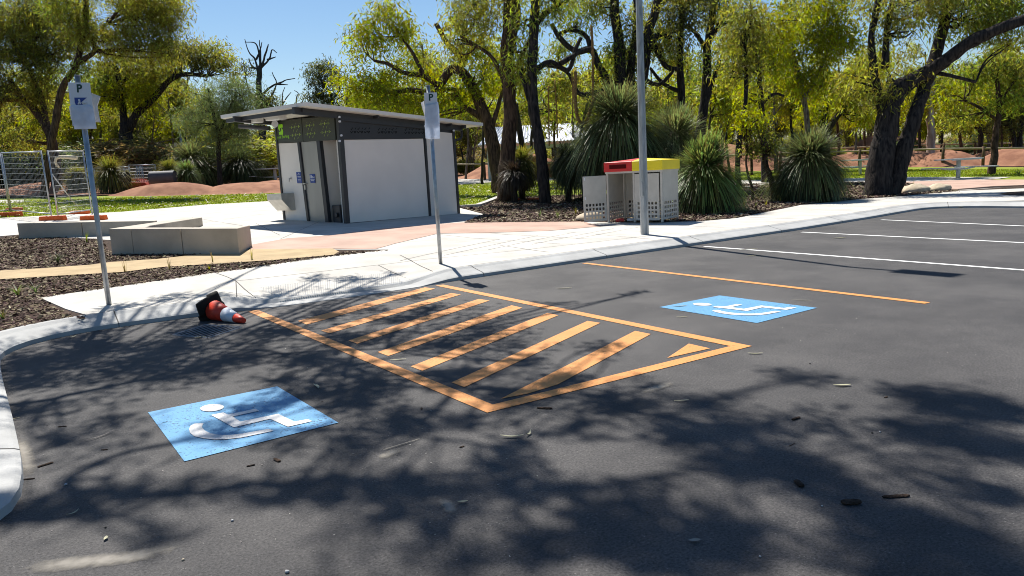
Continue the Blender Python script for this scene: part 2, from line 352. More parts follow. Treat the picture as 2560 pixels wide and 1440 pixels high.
drape('pink_path', gp((2242, 458), (2430, 452), (2560, 452), (2700, 452), (2700, 462), (2560, 466), (2480, 469), (2394, 476), (2308, 470), (2303, 463)), M_pink, .05, step=2, edge=.12)
drape('pink_path', gp((627, 627), (625, 615), (718, 598), (832, 590), (957, 573), (1151, 558), (1300, 556), (1450, 553), (1480, 562), (1523, 566), (1372, 579), (1222, 584), (1095, 586), (984, 612), (940, 625), (832, 624)), M_pink, .022, step=1)
drape('sand_strip', gp((-200, 690), (0, 680), (106, 674), (227, 665), (280, 658), (390, 651), (496, 639), (602, 633), (627, 626), (832, 624), (848, 632), (835, 640), (700, 652), (640, 656), (531, 663), (407, 671), (301, 684), (177, 691), (0, 702), (-200, 712)), M_sand, .024, step=1)
drape('tree_pit', gp((2496, 487), (2520, 482), (2560, 480), (2660, 481), (2680, 488), (2600, 492), (2530, 490)), M_mulch, .024, step=1)
eb = MB()                                                     # pale edging strip between lawn and mulch
def strip(mb, pts, wd, dz, h=.0, zf=zg):
    P = [np.array(p) for p in pts]; vs = []
    for i, p in enumerate(P):
        t = P[min(i+1, len(P)-1)]-P[max(i-1, 0)]; t /= np.linalg.norm(t)+1e-9; nn = np.array([-t[1], t[0]])*wd/2
        vs += [(*(p+nn), zf(*p)+dz), (*(p-nn), zf(*p)+dz)]
    k = len(P)
    if h:
        vs += [(x, y, z-h) for x, y, z in vs]
        fs = [(2*i, 2*i+1, 2*i+3, 2*i+2) for i in range(k-1)]+[(2*i, 2*i+2, 2*k+2*i+2, 2*k+2*i) for i in range(k-1)]+[(2*i+1, 2*k+2*i+1, 2*k+2*i+3, 2*i+3) for i in range(k-1)]
    else: fs = [(2*i, 2*i+1, 2*i+3, 2*i+2) for i in range(k-1)]
    mb.add(vs, fs)
strip(eb, resample(gp((1150, 521), (1195, 518), (1222, 508), (1243, 499), (1262, 492)), .5), .22, .10, .12)
strip(eb, resample(gp((1862, 470), (1890, 466), (1925, 461)), .5), .16, .05, .08)
tag(eb.build('lawn_edging', M_conc), kind='structure')
jt = MB()                                                     # control joints in the paths
def joint(a, b): strip(jt, resample([a, b], .12), .013, .019)
g = lambda x, y: tuple(G(x, y)[:2])
joint(g(590, 705), g(945, 665)); joint(g(590, 705), (.22, .45)); joint(g(945, 665), (2.36, .36)); joint(g(590, 705), g(537, 684)); joint(g(590, 705), g(592, 745))
joint(g(945, 665), g(1300, 628)); joint(g(1300, 628), g(1640, 590)); joint((2.8, .5), g(1000, 640)); joint(g(1222, 584), g(1480, 600)); joint(g(1095, 588), g(1400, 612))
for x in (5.2, 7.6, 10, 12.4, 14.8): joint((x, .75+x*.02), (x+.1, 2.6))
for q in ((700, 530, 500, 560), (560, 520, 300, 545), (480, 545, 660, 575), (640, 560, 700, 590), (700, 600, 800, 555)): joint(g(*q[:2]), g(*q[2:]))
for k in range(5): joint(g(1000+k*110, 655-k*14), g(1250+k*95, 600-k*9))
tag(jt.build('path_joints', M_joint), kind='structure')
# painted markings
def flatpoly(name, polys, m, z, kind='structure', parent=None):
    mb = MB()
    bm = bmesh.new()
    for P in polys:
        f = bm.faces.new([bm.verts.new((x, y, z)) for x, y in P]); f.normal_update()
    bmesh.ops.triangulate(bm, faces=bm.faces[:]); bmesh.ops.recalc_face_normals(bm, faces=bm.faces)
    for f in bm.faces:
        if f.normal.z < 0: f.normal_flip()
    me = bpy.data.meshes.new(name); bm.to_mesh(me); bm.free(); me.materials.append(m); o = link(name, me, parent)
    return tag(o, kind=kind) if parent is None else o
A0, A1, B0, B1 = [np.array(p) for p in zp([(619, 779), (1218, 1033), (1108, 712), (1880, 866)])]
def band(a, b, wd, side):                                     # strip of width wd on one side of a->b
    t = (b-a)/np.linalg.norm(b-a); nn = np.array([-t[1], t[0]])*wd*side; return [tuple(a), tuple(b), tuple(b+nn), tuple(a+nn)]
ex = (B1-A1)/np.linalg.norm(B1-A1); wl = .12
outl = [band(A0, A1, wl, 1), band(B0, B1, wl, -1), [tuple(A1+ex*wl), tuple(B1-ex*wl), tuple(B1-ex*wl+(B0-B1)/np.linalg.norm(B0-B1)*wl), tuple(A1+ex*wl+(A0-A1)/np.linalg.norm(A0-A1)*wl)]]
hatch = [[(745, 803), (767, 812), (1088, 722), (1062, 719)], [(803, 827), (824, 834), (1152, 737), (1128, 733)], [(871, 852), (893, 860), (1224, 752), (1197, 748)], [(944, 881), (971, 891), (1306, 770), (1279, 764)], [(1027, 917), (1056, 928), (1396, 789), (1369, 783)], [(1129, 957), (1161, 969), (1501, 808), (1469, 803)], [(1252, 998), (1320, 985), (1395, 962), (1627, 836), (1588, 828)], [(1668, 896), (1775, 872), (1722, 860)]]
flatpoly('hatched_zone_markings', outl+[zp(h) for h in hatch], M_orange, .004)
Ca, Cb = [np.array(p) for p in zp([(1455, 659), (2312, 760)])]
flatpoly('orange_bay_line', [band(Ca, Cb, .10, 1)], M_orange, .004)
for q in (((1757, 617), (2560, 677)), ((2000, 581), (2560, 608)), ((2200, 550), (2560, 566))):
    a, b = [np.array(p) for p in zp(q)]; t = (b-a)/np.linalg.norm(b-a); flatpoly('white_bay_line', [band(a, a+t*5.5, .085, 1)], M_white, .004)
sq1 = [(370, 1032), (693, 967), (846, 1058), (461, 1155)]; sq2 = [(1650, 769), (1797, 739), (2045, 771), (1890, 808)]
zz = lambda x, y: (360+x/5.12, 960+y/5.12)
head = [zz(873+152*math.cos(a)*1-8*math.sin(a), 317-45*math.sin(a)-14*math.cos(a)) for a in np.linspace(0, 2*math.pi, 28)[:-1]]
body = [zz(*p) for p in [(860, 410), (1015, 378), (1080, 405), (1425, 330), (1475, 357), (1135, 430), (1235, 495), (1720, 395), (1925, 495), (2100, 463), (2155, 490), (1845, 562), (1615, 460), (1150, 570)]]
wheel = [zz(*p) for p in [(765, 515), (650, 520), (600, 545), (578, 590), (590, 640), (650, 685), (760, 710), (900, 725), (1050, 722), (1250, 700), (1660, 615), (1600, 588), (1250, 652), (1100, 668), (950, 665), (850, 645), (780, 610), (745, 570), (750, 540)]]
W1 = [np.array(p) for p in zp(sq1)]; W2 = [np.array(p) for p in zp(sq2)]
# affine square1 -> square2
Am = np.array([[p[0], p[1], 1] for p in W1]); X2 = np.linalg.lstsq(Am, np.array(W2), rcond=None)[0]
for k in range(2):
    tf = (lambda p: tuple(p)) if k == 0 else (lambda p: tuple(np.array([p[0], p[1], 1])@X2))
    flatpoly('accessible_bay_marking', [[tf(p) for p in W1]], M_blue, .004)
    flatpoly('wheelchair_symbol', [[tf(p) for p in zp(s)] for s in (head, body, wheel)], M_symw, .008)
# tactile studs on the ramp
tp = [np.array(p) for p in zp([(652, 726), (980, 686), (1013, 708), (700, 749)], .05)]
tb = MB(); Z_ = lambda x, y: zg(x, y)+.016
nx, ny = 58, 14
for i in range(nx):
    for j in range(ny):
        u, v = (i+.5*(j % 2))/nx, (j+.5)/ny; p = (tp[0]*(1-u)+tp[1]*u)*(1-v)+(tp[3]*(1-u)+tp[2]*u)*v; z = Z_(*p); r = .011
        vs = [(p[0]+r*math.cos(a), p[1]+r*math.sin(a), z-.002) for a in np.linspace(0, 2*math.pi, 7)[:-1]]+[(p[0]+r*.6*math.cos(a), p[1]+r*.6*math.sin(a), z+.004) for a in np.linspace(0, 2*math.pi, 7)[:-1]]
        tb.add(vs, [(a, (a+1) % 6, 6+(a+1) % 6, 6+a) for a in range(6)]+[tuple(range(6, 12))])
tag(tb.build('tactile_studs', mat('stud silver', (.62, .61, .60), .5, .4, metal=.0, var=.05)), 'silver tactile studs in a long block across the pale kerb ramp', 'tactile paving')
# stain of spilt cement on the asphalt
stain = mat('cement stain', (.26, .24, .21), .9, .1, var=.05)
N = stain.node_tree.nodes; L = stain.node_tree.links; b = N['Principled BSDF']
tc = N.new('ShaderNodeTexCoord'); n_ = N.new('ShaderNodeTexNoise'); n_.inputs['Scale'].default_value = 22; n_.inputs['Detail'].default_value = 6; L.new(tc.outputs['Object'], n_.inputs[0])
uvm = N.new('ShaderNodeAttribute'); uvm.attribute_name = 'fade'; mm = N.new('ShaderNodeMath'); mm.operation = 'MULTIPLY_ADD'; mm.inputs[1].default_value = 1.3; L.new(uvm.outputs['Fac'], mm.inputs[0]); ad = N.new('ShaderNodeMath'); ad.operation = 'SUBTRACT'; ad.inputs[1].default_value = .78; L.new(n_.outputs[0], ad.inputs[0]); L.new(ad.outputs[0], mm.inputs[2]); mm.use_clamp = True; L.new(mm.outputs[0], b.inputs['Alpha'])
def stainstrip(px, wpx, z=.003):
    P = [np.array(p) for p in zp(px)]; wd = wpx; vs = []; fade = []; rows = 7; Q = resample(P, .06); k = len(Q)
    for i, p in enumerate(Q):
        t = Q[min(i+1, k-1)]-Q[max(i-1, 0)]; t /= np.linalg.norm(t)+1e-9; nn = np.array([-t[1], t[0]])
        for j in range(rows):
            s = j/(rows-1)*2-1; vs.append((*(p+nn*wd*s), z)); e = min(i, k-1-i)/(k*.25); fade.append(max(0, 1-abs(s)**1.5)*min(1, e))
    fs = [(i*rows+j, (i+1)*rows+j, (i+1)*rows+j+1, i*rows+j+1) for i in range(k-1) for j in range(rows-1)]
    me = bpy.data.meshes.new('cement_stain'); me.from_pydata(vs, [], fs); at = me.attributes.new('fade', 'FLOAT', 'POINT'); at.data.foreach_set('value', fade); me.materials.append(stain)
    tag(link('cement_stain', me), kind='structure')
stainstrip([(30, 1425), (170, 1410), (320, 1395), (420, 1375), (480, 1368)], .075)
for q_, w_ in (([(940, 1150), (985, 1130), (1010, 1120)], .05), ([(1600, 985), (1640, 970), (1690, 955)], .06), ([(1090, 1240), (1120, 1260), (1130, 1290)], .04)): stainstrip(q_, w_)
stainstrip([(45, 1090), (62, 1140), (75, 1200)], .06)
# ------------------------------------------------------------------ earth mounds
def mound(px0, px1, pyb, ptop, depth_px=None, k=0, wr=None, label=None, dd=None):
    a = G(px0, pyb[0]); b = G(px1, pyb[1]); c = (a+b)/2; X = (b-a)[:2]; Lh = np.linalg.norm(X)/2; X = X/np.linalg.norm(X); Y = np.array([-X[1], X[0]])
    wd = wr or Lh*.6; cc = c[:2]+Y*wd
    hz = zat(cc[0], cc[1], ptop)-zg(*cc)
    nu, nv = 64, 28; vs = []; fs = []
    for i in range(nu+1):
        for j in range(nv+1):
            u = i/nu*2-1; v = j/nv*2-1; p = cc+X*Lh*u+Y*wd*v
            r = min(1, (abs(u)**3+abs(v)**2.2)**(1/2.4)); h = hz*(math.cos(r*math.pi)*.5+.5)**.75
            nz = mnoise.noise(Vector((p[0]*.9, p[1]*.9, k)))*.10*hz+mnoise.noise(Vector((p[0]*.28, p[1]*.28, k+5)))*.25*hz
            vs.append((*p, zg(*p)-.05+max(0, h+nz*min(1, h*3))))
    fs = [(i*(nv+1)+j, (i+1)*(nv+1)+j, (i+1)*(nv+1)+j+1, i*(nv+1)+j+1) for i in range(nu) for j in range(nv)]
    o = link('earth_mound', npmesh('earth_mound', vs, fs, M_mound, True)); return tag(o, kind='structure')
drape('earth_track', gp((-300, 497), (250, 488), (700, 476), (1140, 450), (1500, 444), (1850, 429), (2165, 415), (2700, 416), (2700, 392), (2200, 396), (1700, 408), (1150, 428), (700, 446), (-300, 470)), M_mound, .006, step=4)
mound(215, 560, (493, 487), 455, k=1, wr=1.6); mound(430, 800, (490, 480), 452, k=2, wr=2.2); mound(560, 800, (474, 466), 448, k=3, wr=3.)
mound(-120, 110, (490, 488), 455, k=4, wr=3); mound(80, 330, (480, 476), 462, k=5, wr=3)
mound(1080, 1400, (450, 446), 385, k=6, wr=4); mound(1270, 1460, (440, 438), 415, k=7, wr=3); mound(1640, 1960, (425, 420), 362, k=8, wr=3.5)
mound(1830, 1990, (428, 424), 400, k=9, wr=3); mound(2030, 2340, (398, 397), 337, k=10, wr=4); mound(1790, 2010, (428, 424), 388, k=17, wr=3); mound(2080, 2400, (418, 418), 377, k=18, wr=2.2); mound(2300, 2700, (413, 413), 368, k=19, wr=5); mound(1990, 2270, (421, 418), 382, k=11, wr=2.)
mound(2230, 2480, (418, 418), 379, k=12, wr=1.8); mound(2380, 2680, (418, 418), 366, k=13, wr=2.6); mound(2520, 2760, (400, 400), 352, k=14, wr=4)
mound(1920, 2100, (392, 388), 372, k=15, wr=3.5)
# ------------------------------------------------------------------ toilet building
BF = np.array([5.09, 9.36]); BR = np.array([8.76, 10.01]); BL = np.array([4.31, 11.8])
bu = (BR-BF)/np.linalg.norm(BR-BF); bv = (BL-BF)/np.linalg.norm(BL-BF); LU = float(np.linalg.norm(BR-BF)); LV = float(np.linalg.norm(BL-BF))
bt = thing('toilet_block', (BF[0], BF[1], zg(*BF)), 'small pale toilet block with charcoal frame under a sloping white skillion roof', 'public toilet')
T0 = off(bt); u3 = np.array([*bu, 0]); v3 = np.array([*bv, 0]); z3 = np.array([0, 0, 1.])
def bp_(a, b, z): q = BF+a*bu+b*bv; return (q[0], q[1], z)
def wl_(px, py): return WP(px, py, BF, bv)                    # left (door) wall: s along v
def wf_(px, py): return WP(px, py, BF, bu)                    # front wall: s along u
def lpan(corners, t0, t1, mb):                                # panel on left wall, from outward offset t0 to t1
    c = [wl_(*p) for p in corners]; mb.hexa([bp_(-t0, s, z) for s, z in c], [bp_(-t1, s, z) for s, z in c])
def fpan(corners, t0, t1, mb):
    c = [wf_(*p) for p in corners]; mb.hexa([bp_(s, -t0, z) for s, z in c], [bp_(s, -t1, z) for s, z in c])
B = lambda mb, name, m, par=bt, bv_=0: mb.build(name, m, par, T0, bv_)
zb = min(zg(*BF), zg(*BR), zg(*BL))-.1
core = MB(); core.hexa([bp_(.03, .03, zb), bp_(LU, .03, zb), bp_(LU, LV*1.9, zb), bp_(.03, LV*1.9, zb)], [bp_(.03, .03, 3.02), bp_(LU, .03, 2.75), bp_(LU, LV*1.9, 2.75), bp_(.03, LV*1.9, 3.05)])
# recess cut: build the core without it -> core starts behind the recess on the left wall
sR0 = wl_(846, 450)[0]; sR1 = wl_(811, 450)[0]
core = MB(); H1, H2 = 3.02, 2.78
def blk(mb, a0, a1, b0, b1): mb.hexa([bp_(a0, b0, zb), bp_(a1, b0, zb), bp_(a1, b1, zb), bp_(a0, b1, zb)], [bp_(a0, b0, H1-.07*a0), bp_(a1, b0, H1-.07*a1), bp_(a1, b1, H1-.07*a1), bp_(a0, b1, H1-.07*a0)])
blk(core, .5, LU, .02, LV); blk(core, .03, .499, sR1, LV-.001); blk(core, .03, .498, .021, sR0)
B(core, 'wall', M_wpanel)
mb = MB(); lpan([(694, 359), (748, 357), (773, 552), (717, 549)], .0, .035, mb); B(mb, 'wall_panel', M_wpanel)
mb = MB(); fpan([(853, 350), (1056, 347), (1070, 540), (873, 557)], .0, .03, mb); B(mb, 'wall_panel', M_wpanel)
mb = MB(); fpan([(1060, 326), (1128, 333), (1143, 534), (1074, 540)], .0, .03, mb); B(mb, 'wall_panel', M_wpanel)
mb = MB(); lpan([(755, 356), (795, 352), (819, 556), (777, 553)], .0, .03, mb); dr = B(mb, 'door', M_door)
mb = MB(); s, z = wl_(767, 459); q = np.array(bp_(-.06, s, z)); mb.box(q, .05, .12, .03, u3, v3); mb.box(q+np.array([0, 0, -.1]), .03, .03, .12, u3, v3); hd = mb.build('handle', M_steel, dr, T0)
# fascia panels
mb = MB(); lpan([(690, 304), (757, 296), (762, 354), (695, 358)], .0, .05, mb); f1 = B(mb, 'fascia_panel', M_fasc)
mb = MB(); lpan([(759, 296), (839, 291), (843, 350), (763, 354)], .0, .05, mb); f2 = B(mb, 'fascia_panel', M_fasc)
mb = MB(); fpan([(850, 302), (1056, 322), (1057, 346), (853, 349)], .0, .045, mb); B(mb, 'fascia_panel', M_dark)
mb = MB(); fpan([(843, 290), (1057, 314), (1057, 323), (846, 302)], .0, .09, mb); B(mb, 'top_beam', M_dark)
# posts
def lpost(t, b_, wpx, d0=.0, d1=.07):
    mb = MB(); lpan([(t[0], t[1]), (t[0]+wpx, t[1]), (b_[0]+wpx, b_[1]), (b_[0], b_[1])], d0, d1, mb); B(mb, 'frame_post', M_dark)
lpost((748.5, 356), (773, 553), 5); lpost((795.5, 352), (818.5, 557), 8, -.04, .06); lpost((690, 300), (714, 551), 3.5)
mb = MB(); fpan([(841, 290), (852, 291), (872, 560), (862, 561)], -.04, .06, mb); B(mb, 'frame_post', M_dark)
mb = MB(); fpan([(1056, 318), (1060, 318), (1075, 543), (1070, 543)], .0, .06, mb); B(mb, 'frame_post', M_dark)
mb = MB(); fpan([(1128, 325), (1133, 325), (1147, 536), (1142, 536)], -.04, .06, mb); B(mb, 'frame_post', M_dark)
mb = MB(); fpan([(872, 557), (1144, 534), (1144, 538), (872, 562)], .0, .035, mb); lpan([(717, 549), (772, 552), (773, 556), (717, 553)], .0, .045, mb); lpan([(776, 552), (819, 556), (819, 560), (776, 557)], .0, .04, mb); B(mb, 'base_plinth', M_dark)
# louvred recess back and its side door
mb = MB(); ns = 30; z0, z1 = wl_(830, 556)[1], wl_(830, 350)[1]; sm_ = sR0+(sR1-sR0)*.42
for i in range(ns):
    z = z0+(z1-z0)*(i+.5)/ns; mb.box(bp_(.44, (sm_+sR1)/2, z), .02, sR1-sm_, (z1-z0)/ns*.8, u3+z3*.35, v3)
B(mb, 'louvre_panel', M_wpanel)
mb = MB(); mb.hexa([bp_(.30, sR0+.02, z0), bp_(.33, sR0+.02, z0), bp_(.42, sm_, z0), bp_(.39, sm_, z0)], [bp_(.30, sR0+.02, z1), bp_(.33, sR0+.02, z1), bp_(.42, sm_, z1), bp_(.39, sm_, z1)]); d2 = B(mb, 'door', M_door)
mb = MB(); s, z = wl_(841, 445); mb.box(bp_(.29, sR0+.14, z), .015, .16, .30, u3+v3*.15, v3); B(mb, 'door_sign', M_blues)
mb = MB(); s, z = wl_(831, 538); mb.box(bp_(.2, (sR0+sR1)/2-.02, z), .30, (sR1-sR0)*.55, .52, u3, v3); mb.tube([bp_(.03, (sR0+sR1)/2-.05, z), bp_(.0, (sR0+sR1)/2-.05, z)], .07, 12); B(mb, 'waste_box', M_dark, bv_=.02)
# blue signs with white marks
def lsign(cs, marks):
    mb = MB(); lpan(cs, .035, .045, mb); o = B(mb, 'door_sign', M_blues)
    mb = MB()
    for r in marks: lpan([(r[0], r[1]), (r[2], r[1]), (r[2]+r[4] if len(r) > 4 else r[2], r[3]), (r[0]+(r[4] if len(r) > 4 else 0), r[3])], .046, .05, mb)
    mb.build('marking', M_signw, o, T0)
lsign([(744, 430), (756, 430), (759, 458), (747, 458)], [(750, 432, 752, 434), (747.5, 436.5, 754.5, 437.3), (748, 440.5, 756, 441.3), (748.3, 444, 756, 444.7), (748.8, 448, 756, 448.6), (749, 451.5, 756.5, 452.1), (749, 454.5, 757, 455.1)])
lsign([(777.5, 435), (790, 434.5), (792, 457), (780, 457)], [(778.8, 438.5, 780.3, 445.5), (779.8, 437, 780.8, 438.3), (782, 438.5, 783.4, 445.5), (782.2, 437, 783.2, 438.3), (785.3, 440, 786.3, 445.5), (786, 443.5, 788.4, 444.5), (788.8, 441, 789.8, 445.5), (780.3, 448, 790.5, 448.8), (781.5, 451, 789.5, 452.4)])
# drinking trough
mb = MB(); s0, zt = wl_(738, 481); s1, _ = wl_(702, 482); _, zbm = wl_(742, 525); dep = .42
a_, b_ = min(s0, s1), max(s0, s1); zt = wl_(738, 482)[1]; zm = zt-.16; zl = zbm
top_ = [bp_(-.04, a_, zt), bp_(-.04, b_, zt), bp_(-dep, b_, zt), bp_(-dep, a_, zt)]; mid_ = [bp_(-.04, a_, zm), bp_(-.04, b_, zm), bp_(-dep, b_, zm), bp_(-dep, a_, zm)]; low = [bp_(-.04, a_, zl), bp_(-.04, b_, zl), bp_(-.16, b_, zl), bp_(-.16, a_, zl)]
vs = low+mid_+top_+[bp_(-.07, a_+.03, zt), bp_(-.07, b_-.03, zt), bp_(-dep+.03, b_-.03, zt), bp_(-dep+.03, a_+.03, zt)]+[bp_(-.07, a_+.03, zm), bp_(-.07, b_-.03, zm), bp_(-dep+.03, b_-.03, zm), bp_(-dep+.03, a_+.03, zm)]
fs = [(0, 3, 2, 1)]; 
for k in (0, 4): fs += [(k+i, k+(i+1) % 4, k+4+(i+1) % 4, k+4+i) for i in range(4)]
fs += [(8+i, 8+(i+1) % 4, 12+(i+1) % 4, 12+i) for i in range(4)]+[(12+i, 12+(i+1) % 4, 16+(i+1) % 4, 16+i) for i in range(4)]+[(16, 17, 18, 19)]
mb.add(vs, fs); tr_ = B(mb, 'hand_basin', M_steel)
mb = MB(); s, z = wl_(731, 445); mb.tube([bp_(-.04, s, z), bp_(-.09, s, z-.01), bp_(-.11, s, z-.10)], [.02, .02, .012]); B(mb, 'tap', M_steel)
# city emblem and lettering, cut-out pattern
def lz(x, y): return (660+x/12.8, 280+y/12.8)
em = MB()
for P in ([(520, 400), (640, 385), (655, 440), (655, 500), (600, 500), (570, 520), (565, 560), (580, 600), (555, 600), (525, 550), (512, 480)], [(612, 515), (650, 560), (668, 620), (660, 725), (545, 728), (535, 640), (590, 625), (615, 590)]):
    c = [wl_(*lz(*p)) for p in P]; em.hexa([bp_(-.05, s, z) for s, z in c], [bp_(-.056, s, z) for s, z in c])
em.build('emblem', M_lime, f1, T0)
s, z = wl_(708.5, 342.5); text_mesh('City of Stirling', .115, bp_(-.053, s, z), -v3, z3, M_lime, 'lettering', f1, T0, .001)
def cut(fp, groups):
    mb = MB()
    def seg(x0, y0, x1, y1, w_=9):
        d = np.array([x1-x0, y1-y0], float); d /= np.linalg.norm(d); nn = np.array([-d[1], d[0]])*w_/2; P = [(x0+nn[0], y0+nn[1]), (x1+nn[0], y1+nn[1]), (x1-nn[0], y1-nn[1]), (x0-nn[0], y0-nn[1])]
        c = [wl_(*lz(*p)) for p in P]; mb.hexa([bp_(-.05, s, z) for s, z in c], [bp_(-.054, s, z) for s, z in c])
    for (x, y) in groups:
        for k in range(3):
            cx_, cy_ = x+k*113, y-k*15; seg(cx_, cy_-42, cx_+2, cy_+42, 15)
            if k < 2: seg(cx_+32, cy_-5, cx_+80, cy_-12, 11)
            if k in (1, 2): seg(cx_-10-40, cy_+90+60, cx_-10-20, cy_+90-10, 5)
            seg(cx_+20, cy_-110, cx_+28, cy_-90, 5)
        seg(x-50, y+8, x-30, y+5, 11); seg(x+113*2+32, y-28, x+113*2+52, y-32, 11)
    mb.build('cutout_pattern', M_limed, fp, T0)
cut(f1, [(930, 495), (960, 745)]); cut(f2, [(1405, 445), (1880, 385), (1440, 705), (1915, 655)])
# dark cut-outs on the front band
mb = MB(); _M = mat('cutout dark', (.004, .004, .005), .9, .05, var=.05)
for gx in (873, 941, 1008):
    for k in range(6):
        x = gx+k*8.5; y = 328.5+(gx-873)*.012
        for (dx0, dy0, dx1, dy1) in ((0, 0, 3, 4.5), (3, 4.5, 6, 0), (0, 0, 6, 0) if k % 2 else (1, -6, 3, -3), (3, -5, 6, -9)):
            P0 = np.array(wf_(x+dx0, y+dy0)); P1 = np.array(wf_(x+dx1, y+dy1)); d = (P1-P0)/np.linalg.norm(P1-P0); nn = np.array([-d[1], d[0]])*.006
            c = [P0+nn, P1+nn, P1-nn, P0-nn]; mb.hexa([bp_(s, -.045, z) for s, z in c], [bp_(s, -.049, z) for s, z in c])
B(mb, 'cutout_pattern', _M)
# bolts on the corner post
for (x, y) in ((843, 293), (844, 304), (848, 339), (1056, 316), (1129, 327), (844, 353)):
    mb = MB(); s, z = wf_(x, y); mb.tube([bp_(s, -.06, z), bp_(s, -.10, z)], .028, 10); B(mb, 'bolt', M_signw)
# roof: solve height plane from the three seen corners
def solve(fix, val, px, py):
    best = None
    for s in np.linspace(-2, 8, 1001):
        a, b2 = (s, val) if fix == 'b' else (val, s); q = BF+a*bu+b2*bv; z = zat(q[0], q[1], py); e = abs(proj((q[0], q[1], z))[0]-px)
        if best is None or e < best[0]: best = (e, s, z)
    return best[1], best[2]
bN = -.32; aN, zN = solve('b', bN, 762, 255); aR, zR = solve('b', bN, 1208, 307); bLf, zL = solve('a', aN, 551, 288)
su = (zR-zN)/(aR-aN); sv = (zL-zN)/(bLf-bN); print('ROOF', aN, zN, aR, zR, bLf, zL, su, sv)
rz = lambda a, b2: zN+su*(a-aN)+sv*(b2-bN)
cr = [(aN, bN), (aR, bN), (aR, bLf), (aN, bLf)]
mb = MB(); mb.hexa([bp_(a, b2, rz(a, b2)-.085) for a, b2 in cr], [bp_(a, b2, rz(a, b2)) for a, b2 in cr]); rf = B(mb, 'roof', M_roofw)
ci = [(aN+.03, bN+.03), (aR-.03, bN+.03), (aR-.03, bLf-.03), (aN+.03, bLf-.03)]
mb = MB(); mb.hexa([bp_(a, b2, rz(a, b2)-.10) for a, b2 in ci], [bp_(a, b2, rz(a, b2)-.087) for a, b2 in ci]); mb.build('ceiling_sheet', M_under, rf, T0)
def beam(a0, b0, a1, b1, w_=.07, h_=.13, dz=.102, name='roof_beam', m=M_dark):
    d = np.array([a1-a0, b1-b0]); d /= np.linalg.norm(d); nn = np.array([-d[1], d[0]])*w_/2; P = [(a0+nn[0], b0+nn[1]), (a1+nn[0], b1+nn[1]), (a1-nn[0], b1-nn[1]), (a0-nn[0], b0-nn[1])]
    mb = MB(); mb.hexa([bp_(a, b2, rz(a, b2)-dz-h_) for a, b2 in P], [bp_(a, b2, rz(a, b2)-dz) for a, b2 in P]); mb.build(name, m, rf, T0)
ab, _z = solve('b', 0., 734, 284); beam(ab, .0, LU+.35, .0, .09, .16)
beam(aN+.10, bN+.22, aN+.10, bLf-.1, .05, .10); beam(LU*.28, bN+.1, LU*.28, .2, .05, .07, name='purlin'); beam(LU*.94, bN+.1, LU*.94, .2, .05, .07, name='purlin'); beam(LU+.3, bN+.12, LU+.3, LV, .06, .10)
beam(ab, LV, .1, LV, .08, .14)
# wall top infill (dark) under the roof
mb = MB(); mb.hexa([bp_(.02, .0, 2.7), bp_(LU, .0, 2.55), bp_(LU, LV, 2.55), bp_(.02, LV, 2.7)], [bp_(a, b2, rz(a, b2)-.14) for a, b2 in ((.02, 0), (LU, 0), (LU, LV), (.02, LV))]); B(mb, 'upper_frame', M_dark)
# eave lights
for (x0, x1) in ((613, 648), (668, 707)):
    c0 = solve('a', aN+.42, x0, 297)[0]; c1 = solve('a', aN+.42, x1, 292)[0]; mid = (c0+c1)/2
    mb = MB(); mb.box(bp_(aN+.45, mid, rz(aN+.45, mid)-.17), .22, abs(c1-c0)*.9, .13, u3, v3+z3*sv); mb.build('ceiling_light', mat('light housing', (.66, .66, .64), .4, .4, var=.03), rf, T0, .02)
mb = MB(); c0 = solve('a', aN+.3, 592, 305)[0]; mb.tube([bp_(aN+.35, c0, rz(aN+.35, c0)-.28), bp_(aN+.75, LV-.2, rz(aN+.75, LV-.2)-.36)], .06, 10); mb.build('gutter_tube', M_dark, rf, T0)
mb = MB(); q = bp_(-.12, LV-.06, wl_(688, 312)[1]); mb.tube([q, (q[0]-.04, q[1]-.14, q[2])], .09, 14); B(mb, 'security_camera', M_signw)
mb = MB(); s, z = LU+.02, wf_(1133, 352)[1]; mb.tube([bp_(LU+.34, .0, z+.42), bp_(LU+.34, .0, z+.12), bp_(LU+.30, .0, z+.06), bp_(LU+.05, .0, z), bp_(LU+.04, .0, z-.08)], .035, 8); B(mb, 'downpipe', M_dark)

